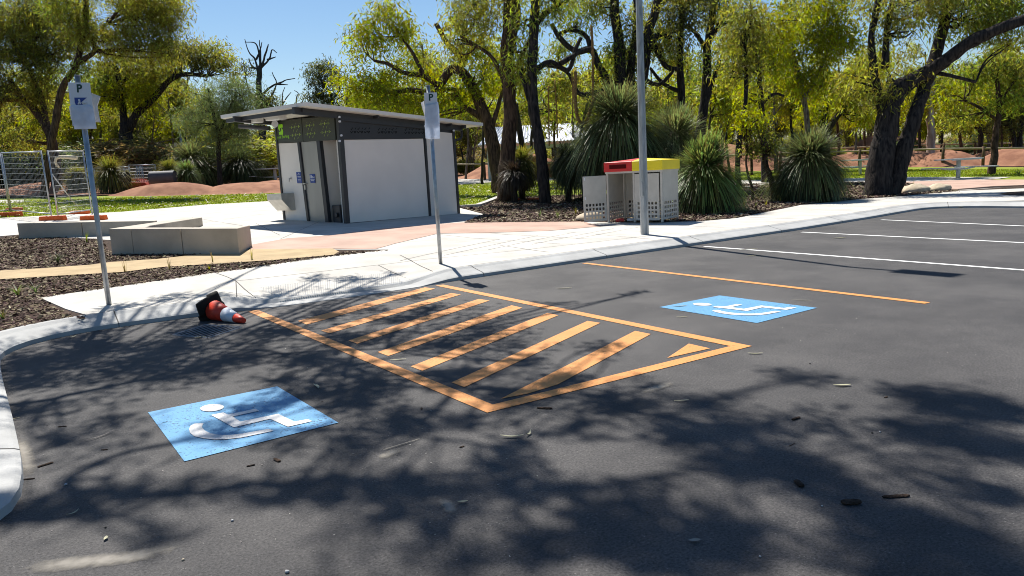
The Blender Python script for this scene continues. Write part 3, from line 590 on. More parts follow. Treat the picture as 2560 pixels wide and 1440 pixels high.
# ------------------------------------------------------------------ parking signs
def sign(px, py, ptop, pan, P_h, sym, bags, lab, bend=0.):
    b = G(px, py); z0 = b[2]+.016; zt = zat(b[0], b[1], ptop); X = np.array(RT); X[2] = 0; X /= np.linalg.norm(X); Yn = np.array([X[1], -X[0], 0])   # toward camera
    t = thing('parking_sign', (b[0], b[1], z0), lab, 'parking sign', 'parking signs on galvanised poles'); o = off(t)
    ln = lean[px]                                              # the pole is not quite plumb
    def pt(z): k = (z-z0)/(zt-z0); return np.array([b[0], b[1], z])+X*ln*k
    mb = MB(); mb.tube([pt(z0-.02), pt(z0+.9), pt(zt)], .030, 14); mb.build('pole', M_galv, t, o)
    mb = MB(); mb.tube([pt(zt), pt(zt)+np.array([0, 0, .012])], .032, 14); mb.build('pole_cap', M_galv, t, o)
    d0 = (np.array(pt(zt))-C0)@FW-.045
    def at(x, y, dd=0.): 
        r = ray(x, y); q0 = pt(zt-.4)+Yn*(.036+dd); return C0+r*(((q0-C0)@Yn)/(r@Yn))
    c = [at(*p) for p in pan]; mb = MB(); mb.hexa([p for p in c], [p+Yn*.004 for p in c]); pn = mb.build('sign_panel', M_signw, t, o)
    (x, y, hh) = P_h; q = at(x, y, .006); sc = hh/FPX*((q-C0)@FW)
    ux = at(pan[1][0], pan[1][1])-at(pan[0][0], pan[0][1]); ux /= np.linalg.norm(ux); uz = at(pan[0][0], pan[0][1])-at(pan[3][0], pan[3][1]); uz -= ux*(uz@ux); uz /= np.linalg.norm(uz)
    text_mesh('P', sc*1.42, q, ux, uz, M_ink, 'letter', pn, o, .001, .004)
    if sym:
        mb = MB(); P = [at(*p, .006) for p in sym]; mb.hexa(P, [p+Yn*.002 for p in P]); mb.build('symbol', M_blues, pn, o)
        mb = MB(); 
        for (xa, ya, xb, yb, rr) in ((197.5, 248, 199, 254, .011), (199, 254, 196, 261, .009), (199, 254, 202, 260, .007), (206, 258, 216, 256, .010)):
            mb.tube([at(xa, ya, .010), at(xb, yb, .010)], rr, 6)
        mb.build('symbol_figure', M_signw, pn, o)
    for k, bg in enumerate(bags):
        n = len(bg['p']); mb = MB(); P = [at(*p, bg['d']) for p in bg['p']]
        cc = sum(P)/n; vs = []; rings = 5
        for r in range(1, rings+1):
            for p in P:
                q = cc+(p-cc)*(r/rings); vs.append(q+Yn*(.012*(1-(r/rings)**2)+.007*mnoise.noise(Vector(q*9))+.004*mnoise.noise(Vector(q*30))))
        vs.append(cc+Yn*.013); fs = [(len(vs)-1, i, (i+1) % n) for i in range(n)]
        for r in range(rings-1): fs += [(r*n+i, (r+1)*n+i, (r+1)*n+(i+1) % n, r*n+(i+1) % n) for i in range(n)]
        back = [tuple(np.array(v)-Yn*.010) for v in vs]; m0 = len(vs); fb = [tuple(m0+i for i in f[::-1]) for f in fs]
        rim = [((rings-1)*n+i, (rings-1)*n+(i+1) % n, m0+(rings-1)*n+(i+1) % n, m0+(rings-1)*n+i) for i in range(n)]
        mb.add(vs+back, fs+fb+rim, True); bo = mb.build('plastic_cover', bg.get('m', M_plas), t, o); md = bo.modifiers.new('s', 'SUBSURF'); md.levels = md.render_levels = 1; md.subdivision_type = 'SIMPLE'
    return t
lean = {}
for (px, py, tx, ty) in ((273, 765, 193, 190), (1102, 662, 1070, 215)):
    b = G(px, py); zt = zat(b[0], b[1], ty); q = proj((b[0], b[1], zt)); lean[px] = (tx-q[0])/FPX*q[2]
def sub(P, k=4):
    out = []
    for i, p in enumerate(P):
        a = np.array(p); b = np.array(P[(i+1) % len(P)]); out += [tuple(a+(b-a)*j/k) for j in range(k)]
    return out
M_plas2 = mat('plastic bag creamy', (.60, .60, .60), .35, .5, var=.05, vscale=12, bump=.35, bscale=25, trans=.25)
s1 = sign(273, 765, 190, [(170, 206), (225, 207), (238, 316), (182, 315)], (198, 222, 19), [(186, 244), (217, 244), (203, 256), (208, 263), (190, 263), (187, 256)],
     [dict(p=sub([(178, 263), (200, 262), (222, 262), (232, 270), (241, 322), (186, 323), (181, 300)]), d=.022), dict(p=sub([(226, 232), (251, 241), (243, 264), (246, 283), (251, 306), (236, 305), (229, 270)]), d=-.06, m=M_plas2), dict(p=sub([(172, 266), (180, 262), (186, 285), (184, 306), (178, 300)]), d=-.06, m=M_plas2)],
     'tall pole with white parking sign showing blue square, plastic wrapped, left end of footpath')
s2 = sign(1102, 662, 215, [(1060, 232), (1092, 231), (1097, 314), (1064, 315)], (1077, 244, 16), None,
     [dict(p=sub([(1062, 262), (1095, 255), (1098, 275), (1100, 347), (1088, 348), (1087, 347), (1074, 348), (1064, 346), (1062, 320)]), d=.022), dict(p=sub([(1052, 257), (1060, 252), (1064, 300), (1060, 285)]), d=-.06, m=M_plas2)],
     'parking sign with black letter wrapped in white plastic, in front of toilet block wall')
# ------------------------------------------------------------------ lamp post
b = G(1612, 588); z0 = b[2]+.016; lp = thing('street_lamp', (b[0], b[1], z0), 'tall weathered grey steel lamp post at the kerb beside the bin enclosure', 'street lamp'); o = off(lp)
mb = MB(); mb.tube([(b[0], b[1], z0-.02), (b[0], b[1], z0+1.25)], .082, 8, smooth=False); mb.build('lower_pole', M_galvd, lp, o)
mb = MB(); mb.tube([(b[0], b[1], z0+1.25), (b[0], b[1], z0+7.4)], [.078, .05], 8, smooth=False); mb.build('pole', M_galvd, lp, o)
mb = MB(); mb.box((b[0], b[1]-.35, z0+7.4), .08, .9, .06); mb.box((b[0], b[1]-1.0, z0+7.42), .34, .75, .09); mb.build('lamp_head', M_galv, lp, o, .015)
mb = MB(); mb.box((b[0]-.078, b[1]-.02, z0+.9), .012, .07, .28); mb.build('access_cover', M_galvd, lp, o)
# ------------------------------------------------------------------ bin enclosure
f0 = np.array([9.94, 4.77]); f1_ = np.array([10.44, 3.44]); ex_ = (f1_-f0)/np.linalg.norm(f1_-f0); LW = 1.44; ey_ = np.array([-ex_[1], ex_[0]]); LD = .92
zb0 = zg(*f0)+.016; be = thing('bin_enclosure', (*f0, zb0), 'grey steel bin enclosure with red and yellow lid and its left door hanging open', 'bin enclosure'); o = off(be)
if ey_ @ np.array([.89, .24]) < 0: ey_ = -ey_
E3 = np.array([*ex_, 0]); D3 = np.array([*ey_, 0])
def e_(a, d, z): return np.array([*(f0+ex_*a+ey_*d), zb0+z])
Hs = 1.17
def holed(o_, X, wd, zlo, zhi, nx_, rows, hz0, hz1, th=.004):   # sheet with a grid of square holes near its foot
    Y = np.cross(X, z3); mb = MB(); xs = [0]; mg = .045; cw = (wd-2*mg)/nx_; 
    for i in range(nx_): xs += [mg+cw*i+cw*.2, mg+cw*i+cw*.8]
    xs.append(wd); zs = [zlo]; ch = (hz1-hz0)/rows
    for j in range(rows): zs += [hz0+ch*j+ch*.2, hz0+ch*j+ch*.8]
    zs.append(zhi)
    for side in (0, 1):
        base = []; 
        for z in zs:
            for x in xs: base.append(o_+X*x+z3*z+Y*th*side)
        n_x = len(xs); fs = []
        for j in range(len(zs)-1):
            for i in range(n_x-1):
                if j % 2 == 1 and i % 2 == 1: continue
                fs.append((j*n_x+i, j*n_x+i+1, (j+1)*n_x+i+1, (j+1)*n_x+i))
        mb.add(base, fs)
    for j in range(rows):
        for i in range(nx_):
            q = [(xs[1+2*i], zs[1+2*j]), (xs[2+2*i], zs[1+2*j]), (xs[2+2*i], zs[2+2*j]), (xs[1+2*i], zs[2+2*j])]
            v = [o_+X*x+z3*z for x, z in q]+[o_+X*x+z3*z+Y*th for x, z in q]; mb.add(v, [(k, (k+1) % 4, 4+(k+1) % 4, 4+k) for k in range(4)])
    q = [(0, zlo), (wd, zlo), (wd, zhi), (0, zhi)]; v = [o_+X*x+z3*z for x, z in q]+[o_+X*x+z3*z+Y*th for x, z in q]; mb.add(v, [(k, (k+1) % 4, 4+(k+1) % 4, 4+k) for k in range(4)])
    return mb
P_ = lambda mb, name, m=M_bin, par=be, bv_=0.: mb.build(name, m, par, o, bv_)
for a in (0.0, .70, LW-.04):
    mb = MB(); mb.box(e_(a+.02, .02, Hs/2), .045, .045, Hs, E3, D3); P_(mb, 'corner_post')
for a in (0.0, .70, LW-.04):
    mb = MB(); mb.box(e_(a+.02, LD-.02, Hs/2), .045, .045, Hs, E3, D3); P_(mb, 'corner_post')
P_(holed(e_(LW, .05, 0), D3, LD-.1, .06, Hs, 7, 4, .09, .50), 'side_panel')
P_(holed(e_(0, .05, 0), D3, LD-.1, .06, Hs, 7, 4, .09, .50), 'side_panel')
P_(holed(e_(.715, .05, 0), D3, LD-.1, .06, Hs, 7, 4, .09, .50), 'divider_panel')
P_(holed(e_(.05, LD, 0), E3, LW-.1, .06, Hs, 12, 4, .09, .50), 'back_panel')
P_(holed(e_(.75, -.004, 0), E3, .62, .05, Hs-.03, 6, 4, .09, .50), 'door')
hinge = e_(0, -.01, 0); dd_ = G(1455, 562)[:2]-f0; dd_ /= np.linalg.norm(dd_); DX = np.array([*dd_, 0.])
od = P_(holed(hinge+DX*.01, DX, .64, .05, Hs-.03, 6, 4, .09, .50), 'door')
for z in (1.08, .62):
    mb = MB(); mb.box(hinge+DX*.60+z3*z, .03, .02, .07, DX, np.cross(DX, z3)); mb.build('latch', M_signw, od, o)
mb = MB(); mb.hexa([e_(-.02, -.03, Hs), e_(LW+.02, -.03, Hs), e_(LW+.02, LD+.02, Hs), e_(-.02, LD+.02, Hs)], [e_(-.02, -.03, Hs+.05), e_(LW+.02, -.03, Hs+.05), e_(LW+.02, LD+.02, Hs+.05), e_(-.02, LD+.02, Hs+.05)]); P_(mb, 'top_rail')
def lid(a0, a1, peak, name, m):
    h0, h1, h2 = Hs+.045, Hs+.27, Hs+.345; mb = MB(); g_ = .012*(1 if a0 < .1 else -1)
    v = [e_(a0, -.05, h0), e_(a1, -.05, h0), e_(a1, LD+.04, h0), e_(a0, LD+.04, h0), e_(a0, -.05, h1), e_(a1, -.05, h1), e_(a1, LD+.04, h1), e_(a0, LD+.04, h1)]
    if a0 < .1: v += [e_(a1, LD*.5, h2)]; f = [(0, 3, 2, 1), (0, 1, 5, 4), (2, 3, 7, 6), (3, 0, 4, 7), (4, 5, 8), (6, 7, 8), (7, 4, 8), (1, 2, 6, 8, 5)]
    else: v += [e_(a0, LD*.5, h2)]; f = [(0, 3, 2, 1), (0, 1, 5, 4), (2, 3, 7, 6), (1, 2, 6, 5), (4, 5, 8), (6, 7, 8), (5, 6, 8), (0, 4, 8, 7, 3)]
    mb.add(v, f); return P_(mb, name, m, bv_=.008)
lr = lid(-.04, .705, 0, 'lid', M_red); ly = lid(.708, LW+.04, 0, 'lid', M_yel); lr['label'] = 'red half of the lid with a wide slot'; ly['label'] = 'yellow half of the lid with a round hole'
mb = MB(); mb.box(e_(.34, -.056, Hs+.16), .44, .014, .095, E3, D3); mb.build('slot', M_slot, lr, o)
mb = MB(); mb.tube([e_(1.0, -.045, Hs+.155), e_(1.0, -.062, Hs+.155)], .075, 20); mb.build('slot', M_slot, ly, o)
for (a, d, c_, l_, lab) in ((.22, .22, M_red, .20, 'crushed red drink carton on the ground inside the open bin bay'), (.46, .30, M_signw, .16, 'white litter scrap on the ground inside the open bin bay')):
    mb = MB(); q = e_(a, d, .04); X_ = E3*.8+D3*.5; X_ /= np.linalg.norm(X_); mb.box(q, l_, .09, .07, X_, np.cross(z3, X_)); mb.box(q+np.array([.06, .09, .01]), l_*.5, .05, .04, E3, D3)
    ob = mb.build('litter', c_, None, None, .012); tag(ob, lab, 'litter')
# ------------------------------------------------------------------ seat wall (zigzag)
zt_ = lambda x, y: .83-.044*(x+.68)+.0058*(y-6.54)
def topat(px, py):
    z = .83
    for _ in range(12): p = Gz(px, py, z); z = zt_(p[0], p[1])
    return p
sw = thing('concrete_seat_wall', (.3, 6.5, zg(.3, 6.5)), 'zigzag precast concrete seat wall edging the mulch bed, pale grey with joints', 'seat wall'); o = off(sw)
def arm(px_pts, name='wall_block', dzz=0.):
    P = [topat(*p) for p in px_pts]; mb = MB(); mb.hexa([(p[0], p[1], zg(p[0], p[1])-.08) for p in P], [(p[0], p[1], zt_(p[0], p[1])+dzz) for p in P]); return mb.build(name, M_wallc, sw, o, .012)
Pf = [topat(*p) for p in ((272, 572), (451, 571.5), (592, 571), (625, 563))]
a0, am, a1, a2 = [np.array(p[:2]) for p in Pf]
dn = (am-a0)/np.linalg.norm(am-a0); inn = np.array([-dn[1], dn[0]]); 
tip = topat(467, 544)[:2]; jn = topat(386, 552)[:2]; far = topat(42, 558)[:2]
def slab(P, name='wall_block', dzz=0., bev=.012):
    mb = MB(); mb.hexa([(x, y, zg(x, y)-.1) for x, y in P], [(x, y, zt_(x, y)+dzz) for x, y in P]); return mb.build(name, M_wallc, sw, o, bev)
WD = .42
nb = lambda p, d: tuple(np.array(p)+inn*d)
b0 = a0+dn*.0; gap = dn*.006
slab([tuple(a0+dn*.45), tuple(am-gap), nb(am-gap, WD), nb(a0+dn*.45, WD)]); slab([tuple(am+gap), tuple(a1), tuple(a2), nb(am+gap+dn*(np.dot(a2-am, dn)-.1), WD), nb(am+gap, WD)])
dd2 = (tip-a0)/np.linalg.norm(tip-a0); in2 = np.array([dd2[1], -dd2[0]]); 
slab([tuple(a0), tuple(a0+dn*.444), tuple(a0+dn*.444+inn*WD), tuple(a0+dd2*1.2+in2*WD*.9), tuple(a0+dd2*1.2)])
slab([tuple(a0+dd2*1.21), tuple(a0+dd2*1.21+in2*WD*.9), tuple(tip+in2*WD*.9), tuple(tip)])
dl = (jn-far)/np.linalg.norm(jn-far); inl = np.array([-dl[1], dl[0]]); mid_ = far+(jn-far)*.46
slab([tuple(far), tuple(mid_-dl*.006), tuple(mid_-dl*.006+inl*.42), tuple(far+inl*.42)]); slab([tuple(mid_+dl*.006), tuple(jn-dl*.02), tuple(jn-dl*.02+inl*.3), tuple(mid_+dl*.006+inl*.42)])
# ------------------------------------------------------------------ traffic cone lying on its side
tipg = Gz(610, 802, .03); bc = Gz(535, 775, .115); ax = tipg-bc; Lc = np.linalg.norm(ax); ax /= Lc; print('CONE', Lc)
cn = thing('traffic_cone', (bc[0], bc[1], 0), 'red traffic cone with silver sleeve lying on its side against the kerb', 'traffic cone'); o = off(cn)
A_ = np.cross(ax, z3); A_ /= np.linalg.norm(A_); B_ = np.cross(ax, A_); rot = .35; A_, B_ = A_*math.cos(rot)+B_*math.sin(rot), -A_*math.sin(rot)+B_*math.cos(rot)
cr_ = lambda t: .115*(1-t)+.028*t
def frust(t0, t1, name, m, dr=0.):
    mb = MB(); mb.tube([bc+ax*Lc*t0, bc+ax*Lc*t1], [cr_(t0)+dr, cr_(t1)+dr], 28); return mb.build(name, m, cn, o)
frust(.02, .42, 'cone_body', M_conered); frust(.42, .74, 'reflective_sleeve', M_conew, .003); frust(.74, 1., 'cone_tip', M_conered)
mb = MB(); nn_ = []
for i in range(17):
    for j in range(17):
        u, v = i/16*2-1, j/16*2-1; r = max(abs(u), abs(v)); q = bc+A_*.16*u*(1-.06*abs(v)**3)+B_*.16*v*(1-.06*abs(u)**3)-ax*(.01+.055*(r**4)*(1 if u*v > 0 else .3)); nn_.append(q)
top_ = nn_+[p-ax*.028 for p in nn_]; f = [(i*17+j, (i+1)*17+j, (i+1)*17+j+1, i*17+j+1) for i in range(16) for j in range(16)]; m0 = 289
f2_ = [tuple(m0+k for k in q[::-1]) for q in f]; rim = []
edge = [i*17 for i in range(17)]+[16*17+j for j in range(1, 17)]+[i*17+16 for i in range(15, -1, -1)]+[j for j in range(15, 0, -1)]
rim = [(edge[k], edge[(k+1) % len(edge)], m0+edge[(k+1) % len(edge)], m0+edge[k]) for k in range(len(edge))]
mb.add(top_, f+f2_+rim, True); mb.build('rubber_base', M_rub, cn, o)
# ------------------------------------------------------------------ drain grate
M_grt = mat('grate steel', (.22, .23, .25), .6, .4, metal=.4, var=.2, vscale=12)
q = [np.array([*p, 0]) for p in zp([(432, 838), (514, 813), (603, 819), (519, 846)])]
dg_ = thing('drain_grate', tuple((q[0]+q[2])/2), 'flush steel drain grate with parallel bars in the asphalt below the traffic cone', 'drain grate'); o = off(dg_)
mb = MB(); mb.add([p+z3*.002 for p in q], [(0, 1, 2, 3)]); mb.build('pit', mat('pit dark', (.012, .012, .014), .9, .1), dg_, o)
mb = MB()
for k in range(4): mb.tube([q[k]+z3*.002, q[(k+1) % 4]+z3*.002], .011, 4, smooth=False)
mb.build('frame', M_grt, dg_, o)
mb = MB()
for k in range(1, 8): t_ = k/8; mb.tube([q[0]*(1-t_)+q[3]*t_+z3*.004, q[1]*(1-t_)+q[2]*t_+z3*.004], .007, 4, smooth=False)
mb.build('bars', M_grt, dg_, o)
# ------------------------------------------------------------------ temporary fencing
def clamp_block(p, X, sc=1., name='fence_foot', m=M_orgp):
    X = np.array([X[0], X[1], 0.]); X /= np.linalg.norm(X); Y = np.cross(z3, X); mb = MB(); n_ = 10; v = []; 
    prof_ = [(-.36, .10), (-.30, .125), (-.10, .12), (-.06, .085), (.06, .085), (.10, .12), (.30, .125), (.36, .10)]
    bot = [p+X*a*sc+Y*b2*sc for a, b2 in prof_]+[p+X*a*sc-Y*b2*sc for a, b2 in prof_[::-1]]
    top = [np.array(p)+(q-p)*.93+z3*.15*sc for q in bot]; mb.hexa(bot, top); return mb
def panel(pa, pb, h, lab, lean=0., nwx=34, brace=False, grp='temporary mesh fence panels on orange feet'):
    a, b = G(*pa), G(*pb); X = b-a; Lp = np.linalg.norm(X); X /= Lp; Yp = np.cross(z3, X); Yp /= np.linalg.norm(Yp)
    U_ = z3+Yp*lean; t = thing('mesh_barrier', tuple((a+b)/2), lab, 'fence panel', grp); o = off(t)
    q = lambda s, z: a+X*s+U_*z
    for s in (.02, Lp-.02): mb = MB(); mb.tube([q(s, .02), q(s, h)], .021, 8); mb.build('post', M_galv, t, o)
    mb = MB(); mb.tube([q(.02, h-.03), q(Lp-.02, h-.03)], .021, 8); mb.build('top_rail', M_galv, t, o)
    mb = MB(); mb.tube([q(.02, .17), q(Lp-.02, .17)], .018, 8); mb.build('bottom_rail', M_galv, t, o)
    mb = MB()
    for k in range(1, nwx): mb.tube([q(Lp*k/nwx, .17), q(Lp*k/nwx+.02*math.sin(k), h-.04)], .0028, 3, cap=False)
    for k in range(1, 11): mb.tube([q(.02, .17+(h-.2)*k/11), q(Lp*.5, .17+(h-.2)*k/11+.02*math.sin(k*2)), q(Lp-.02, .17+(h-.2)*k/11)], .0042, 3, cap=False)
    mb.build('wire_mesh', M_galv, t, o)
    if brace: mb = MB(); mb.tube([q(.05, h*.66), G(*brace)+z3*.12], .018, 8); mb.build('brace', M_galv, t, o)
    return a, b, X
panel((-150, 556), (28, 538), 2.03, 'left temporary mesh fence panel with car seen through it', .03)
panel((30, 538), (131, 549), 2.05, 'middle temporary mesh fence panel, between two orange feet', -.02)
panel((146, 550), (232, 537), 2.05, 'temporary mesh fence panel with a diagonal brace and white hose hung on it', .02, 34, (199, 533))
for (px, py, sc, lab) in ((27, 541, 1.0, 'orange fence foot at far left on the lawn edge'), (133, 552, 1.05, 'orange fence foot holding two leaning steel posts'), (235, 551, 1.05, 'orange fence foot behind the left sign pole'), (199, 536, .9, 'orange fence foot under the diagonal brace'), (36, 527, .8, 'dusty orange fence foot farther back on grass at left'), (1288, 502, .55, 'orange fence foot lying in mulch just right of thick trunk'), (1334, 502, .65, 'orange fence foot lying in mulch between two dark trunks')):
    p = G(px, py); mb = clamp_block(p-z3*.01, RT[:2], sc); ob = mb.build('weight_block', M_orgp, None, None, .02); tag(ob, lab, 'fence foot', 'orange plastic feet of the temporary fence')
p0 = G(131, 549); hp = [W(x, y, (p0-C0)@FW-.05) for x, y in ((142, 414), (138, 405), (140, 396), (150, 392), (170, 393), (192, 395))]
mb = MB(); mb.tube(hp, [.03, .04, .045, .05, .055, .06], 10); mb.tube([hp[0], hp[0]+np.array([.06, .03, -.05])], [.05, .02], 8); tag(mb.build('hose', mat('cream hose', (.62, .55, .40), .7, .2, var=.15, vscale=30)), 'cream ribbed hose hooked over the wire mesh fence', 'hose')
for (x0, y0, x1, y1, hh, lab) in ((238, 446, 300, 445, 42, 'far mesh fence panel seen just right of left sign pole'), (300, 445, 326, 444, 44, 'narrow far mesh fence panel left of the dark trunk'), (326, 446, 392, 444, 48, 'far mesh fence panel right of the dark trunk with stacked tubes')):
    a = W(x0, y0, 42.); b = W(x1, y1, 42.); a[2] = zg(*a[:2]); b[2] = zg(*b[:2]); X = b-a; Lp = np.linalg.norm(X); X /= Lp; t = thing('mesh_barrier', tuple((a+b)/2), lab, 'fence panel', 'distant mesh fence panels'); o = off(t); h = hh/FPX*42+.35
    mb = MB()
    for s in (0, Lp*.5, Lp): mb.tube([a+X*s, a+X*s+z3*h], .03, 6)
    mb.tube([a+z3*h, b+z3*h], .03, 6); mb.build('frame', M_galv, t, o)
    mb = MB()
    for k in range(1, 26): mb.tube([a+X*Lp*k/26, a+X*Lp*k/26+z3*h], .008, 3, cap=False)
    for k in range(1, 8): mb.tube([a+z3*h*k/8, b+z3*h*k/8], .010, 3, cap=False)
    if x0 == 326:
        for k in range(5): mb.tube([a+X*Lp*(.1+.1*k), a+X*Lp*(.3+.05*k)+z3*h], .02, 4)
    mb.build('wire_mesh', M_galv, t, o)
for (x, y, ln, lab) in ((318, 432, -1, 'grey plastic pipe lying left, behind the red ramp'), (375, 432, 1, 'dark open ended pipe lying right, behind the red ramp')):
    p = W(x, y, 40.); p[2] = zg(*p[:2])+.75; mb = MB(); q1 = p+np.array(RT)*1.3*ln; q1[2] = p[2]; mb.tube([p, q1], .32, 20, cap=False); mb.tube([p+np.array(RT)*.02*ln, q1], .27, 20, cap=True); tag(mb.build('pipe', M_pipe), lab, 'pipe')
# red jump ramps on the track
for (x0, x1, xt0, xt1, yb_, yt_, d_, lab) in ((291, 372, 300, 362, 468, 456, 41., 'lower red timber jump ramp on the earth track'), (308, 350, 314, 344, 455, 447, 44., 'upper smaller red timber jump ramp behind the lower one')):
    c = [W(x, y, d_) for x, y in ((x0, yb_), (x1, yb_), (xt1, yt_), (xt0, yt_))]; n3 = np.array(FW); n3[2] = 0; mb = MB(); bk = [p+n3*1.6 for p in c]; bk[2] = bk[2]-n3*.7; bk[3] = bk[3]-n3*.7
    gz = zg(*c[0][:2]); mb.hexa(c, bk); low_ = [np.array([*p[:2], gz-.1]) for p in (c[0], c[1], bk[1], bk[0])]; mb.hexa(low_, [c[0], c[1], bk[1], bk[0]]); tag(mb.build('jump_ramp', M_rampr), lab, 'bike ramp')
# ------------------------------------------------------------------ picnic tables
def picnic(px, py, lab, rot=.0, sc=1.):
    p = G(px, py); t = thing('picnic_table', tuple(p), lab, 'picnic table', 'metal picnic tables'); o = off(t); X = np.array([*RT[:2], 0]); X /= np.linalg.norm(X); Y = np.cross(z3, X)
    X, Y = X*math.cos(rot)+Y*math.sin(rot), -X*math.sin(rot)+Y*math.cos(rot); q = lambda a, b, z: p+(X*a+Y*b)*sc+z3*z*sc
    mb = MB(); mb.tube([q(0, 0, 0), q(0, 0, .80)], .085*sc, 14); mb.build('leg', M_tabl, t, o)
    mb = MB()
    for k in range(-3, 4): mb.box(q(0, k*.11, .83), 2.0*sc, .10*sc, .045, X, Y)
    mb.box(q(0, -.40, .815), 1.7*sc, .03, .07, X, Y); mb.build('table_top', M_tabl, t, o)
    for s in (-1, 1):
        mb = MB()
        for k in (-1, 0, 1): mb.box(q(s*.98+k*.11, -.05, .47), .10*sc, 1.9*sc, .04, X, Y)
        mb.build('bench', M_tabl, t, o); mb = MB(); mb.tube([q(0, 0, .40), q(s*.5, 0, .40), q(s*.95, 0, .45)], .035*sc, 8); mb.build('bench_arm', M_tabl, t, o)
picnic(2395, 446, 'silver picnic table with slatted top and benches, right of the huge trunk', .35)
picnic(2150, 436, 'silver picnic table half hidden behind the huge dark trunk', .2, .9)
picnic(690, 462, 'silver picnic table partly hidden behind the left edge of the toilet block', .2, 1.2)
# ------------------------------------------------------------------ shelter
sp_ = G(1222, 452); dS = (sp_-C0)@FW; sh = thing('picnic_shelter', tuple(sp_), 'open shelter with pale corrugated hip roof behind the slender trunks', 'shelter'); o = off(sh)
X = np.array([*RT[:2], 0]); X /= np.linalg.norm(X); Y = np.cross(z3, X); ze = W(1300, 358, dS)[2]; eL = W(1195, 364, dS); Wd = 290/FPX*dS; eL = np.array([*eL[:2], ze]); rid = W(1235, 318, dS+1.5)[2]
c4 = [eL, eL+X*Wd, eL+X*Wd+Y*4.4, eL+Y*4.4]; r0 = eL+X*1.0+Y*2.2; r0[2] = rid; r1 = eL+X*(Wd-1.0)+Y*2.2; r1[2] = rid
def corr(P00, P10, P11, P01, n_):                              # corrugated sheet: P00-P10 eave, P01-P11 top
    vs = []; nrm = np.cross(P10-P00, P01-P00); nrm /= np.linalg.norm(nrm)
    for i in range(n_*4+1):
        u = i/(n_*4); w0 = P00*(1-u)+P10*u; w1 = P01*(1-u)+P11*u; h_ = nrm*.03*math.sin(i*math.pi/2); vs += [w0+h_, w1+h_]
    return vs, [(2*i, 2*i+2, 2*i+3, 2*i+1) for i in range(n_*4)]
mb = MB(); mb.add(*corr(c4[0], c4[1], r1, r0, 34)); mb.add(*corr(c4[2], c4[3], r0, r1, 34)); mb.add(*corr(c4[1], c4[2], r1, r1+Y*.01, 16)); mb.add(*corr(c4[3], c4[0], r0, r0+Y*.01, 16)); ro = mb.build('roof', M_shroof, sh, o); sd = ro.modifiers.new('s', 'SOLIDIFY'); sd.thickness = .03
for (a, b2) in ((.55, .5), (Wd-.5, .5), (.55, 3.9), (Wd-.5, 3.9)):
    q = eL+X*a+Y*b2; mb = MB(); gz = zg(*q[:2]); mb.box((q[0], q[1], (gz+ze)/2+.02), .14, .14, ze-gz+.1, X, Y); mb.build('post', M_shpost, sh, o)
mb = MB(); q = eL+X*Wd/2+Y*.5; q[2] = ze-.22; mb.box(q, Wd-1.0, .06, .2, X, Y)
for k in range(9): mb.box(eL+X*(1+k*(Wd-2)/8)+Y*.5-z3*.08, .05, .05, .16, X, Y)
mb.build('beam', M_shpost, sh, o)
mb = MB(); q = eL+X*.95+Y*.5; gz = zg(*q[:2]); mb.box((q[0], q[1], gz+.28), .62, .5, .56, X, Y); mb.build('bench_box', M_shpost, sh, o)
# ------------------------------------------------------------------ post and rail fences
def railfence(pts, hpx, lab, posts, dr=None):
    P = [G(*p) if dr is None else np.array([*W(p[0], p[1], dr)[:2], 0]) for p in pts]
    for p in P: p[2] = zg(*p[:2])
    t = thing('post_and_rail_fence', tuple(P[0]), lab, 'rail fence', 'timber post and rail fences'); o = off(t); T = [np.array([p[0], p[1], zat(p[0], p[1], hy)]) for p, hy in zip(P, hpx)]
    mb = MB(); mb.tube(T, .05, 8); mb.build('rail', M_rail, t, o)
    for px in posts:
        # post where the column px crosses the rail line
        pr = [proj(q)[0] for q in T]
        for i in range(len(T)-1):
            if min(pr[i], pr[i+1]) <= px <= max(pr[i], pr[i+1]):
                k = (px-pr[i])/(pr[i+1]-pr[i]); q = T[i]*(1-k)+T[i+1]*k; gz = zg(*q[:2]); mb = MB(); mb.tube([(q[0], q[1], gz-.1), (q[0], q[1], q[2]+.12)], .085, 10); mb.build('post', M_post, t, o)
railfence([(1780, 431), (1960, 427), (2150, 419), (2360, 417), (2640, 417)], [390, 383, 378, 372, 369], 'front post and rail fence running along the lawn behind the grass trees', (1942, 1951, 2149, 2358, 2465))
railfence([(1990, 400), (2287, 396), (2640, 392)], [374, 363, 355], 'rear post and rail fence beyond the pale gum trunk', (2230, 2360, 2438, 2494), 58.)
railfence([(1100, 452), (1210, 450), (1460, 446)], [411, 410, 405], 'rail fence with green stripes passing behind the shelter', (1210, 1400))
railfence([(600, 462), (715, 460)], [418, 416], 'short stretch of rail fence left of the toilet block', (655, 684))
for (x, y, r_, lab) in ((2288, 483, .42, 'flat cream limestone boulder nearest the huge trunk'), (2349, 479, .36, 'rounded cream limestone boulder beside the pink path edge'), (1478, 552, .3, 'pale rock at mulch edge behind the open bin door')):
    p = G(x, y); mb = MB(); n1, n2 = 16, 10; vs = []
    for i in range(n2+1):
        for j in range(n1):
            th, ph = math.pi*i/n2, 2*math.pi*j/n1; d = np.array([math.sin(th)*math.cos(ph), math.sin(th)*math.sin(ph)*.7, math.cos(th)*.45]); k = 1+.35*mnoise.noise(Vector(d*2.3+p)); vs.append(p+d*r_*k*1.25+z3*.06)
    fs = [(i*n1+j, (i+1)*n1+j, (i+1)*n1+(j+1) % n1, i*n1+(j+1) % n1) for i in range(n2) for j in range(n1)]; mb.add(vs, fs, True); tag(mb.build('boulder', M_rock), lab, 'boulder')
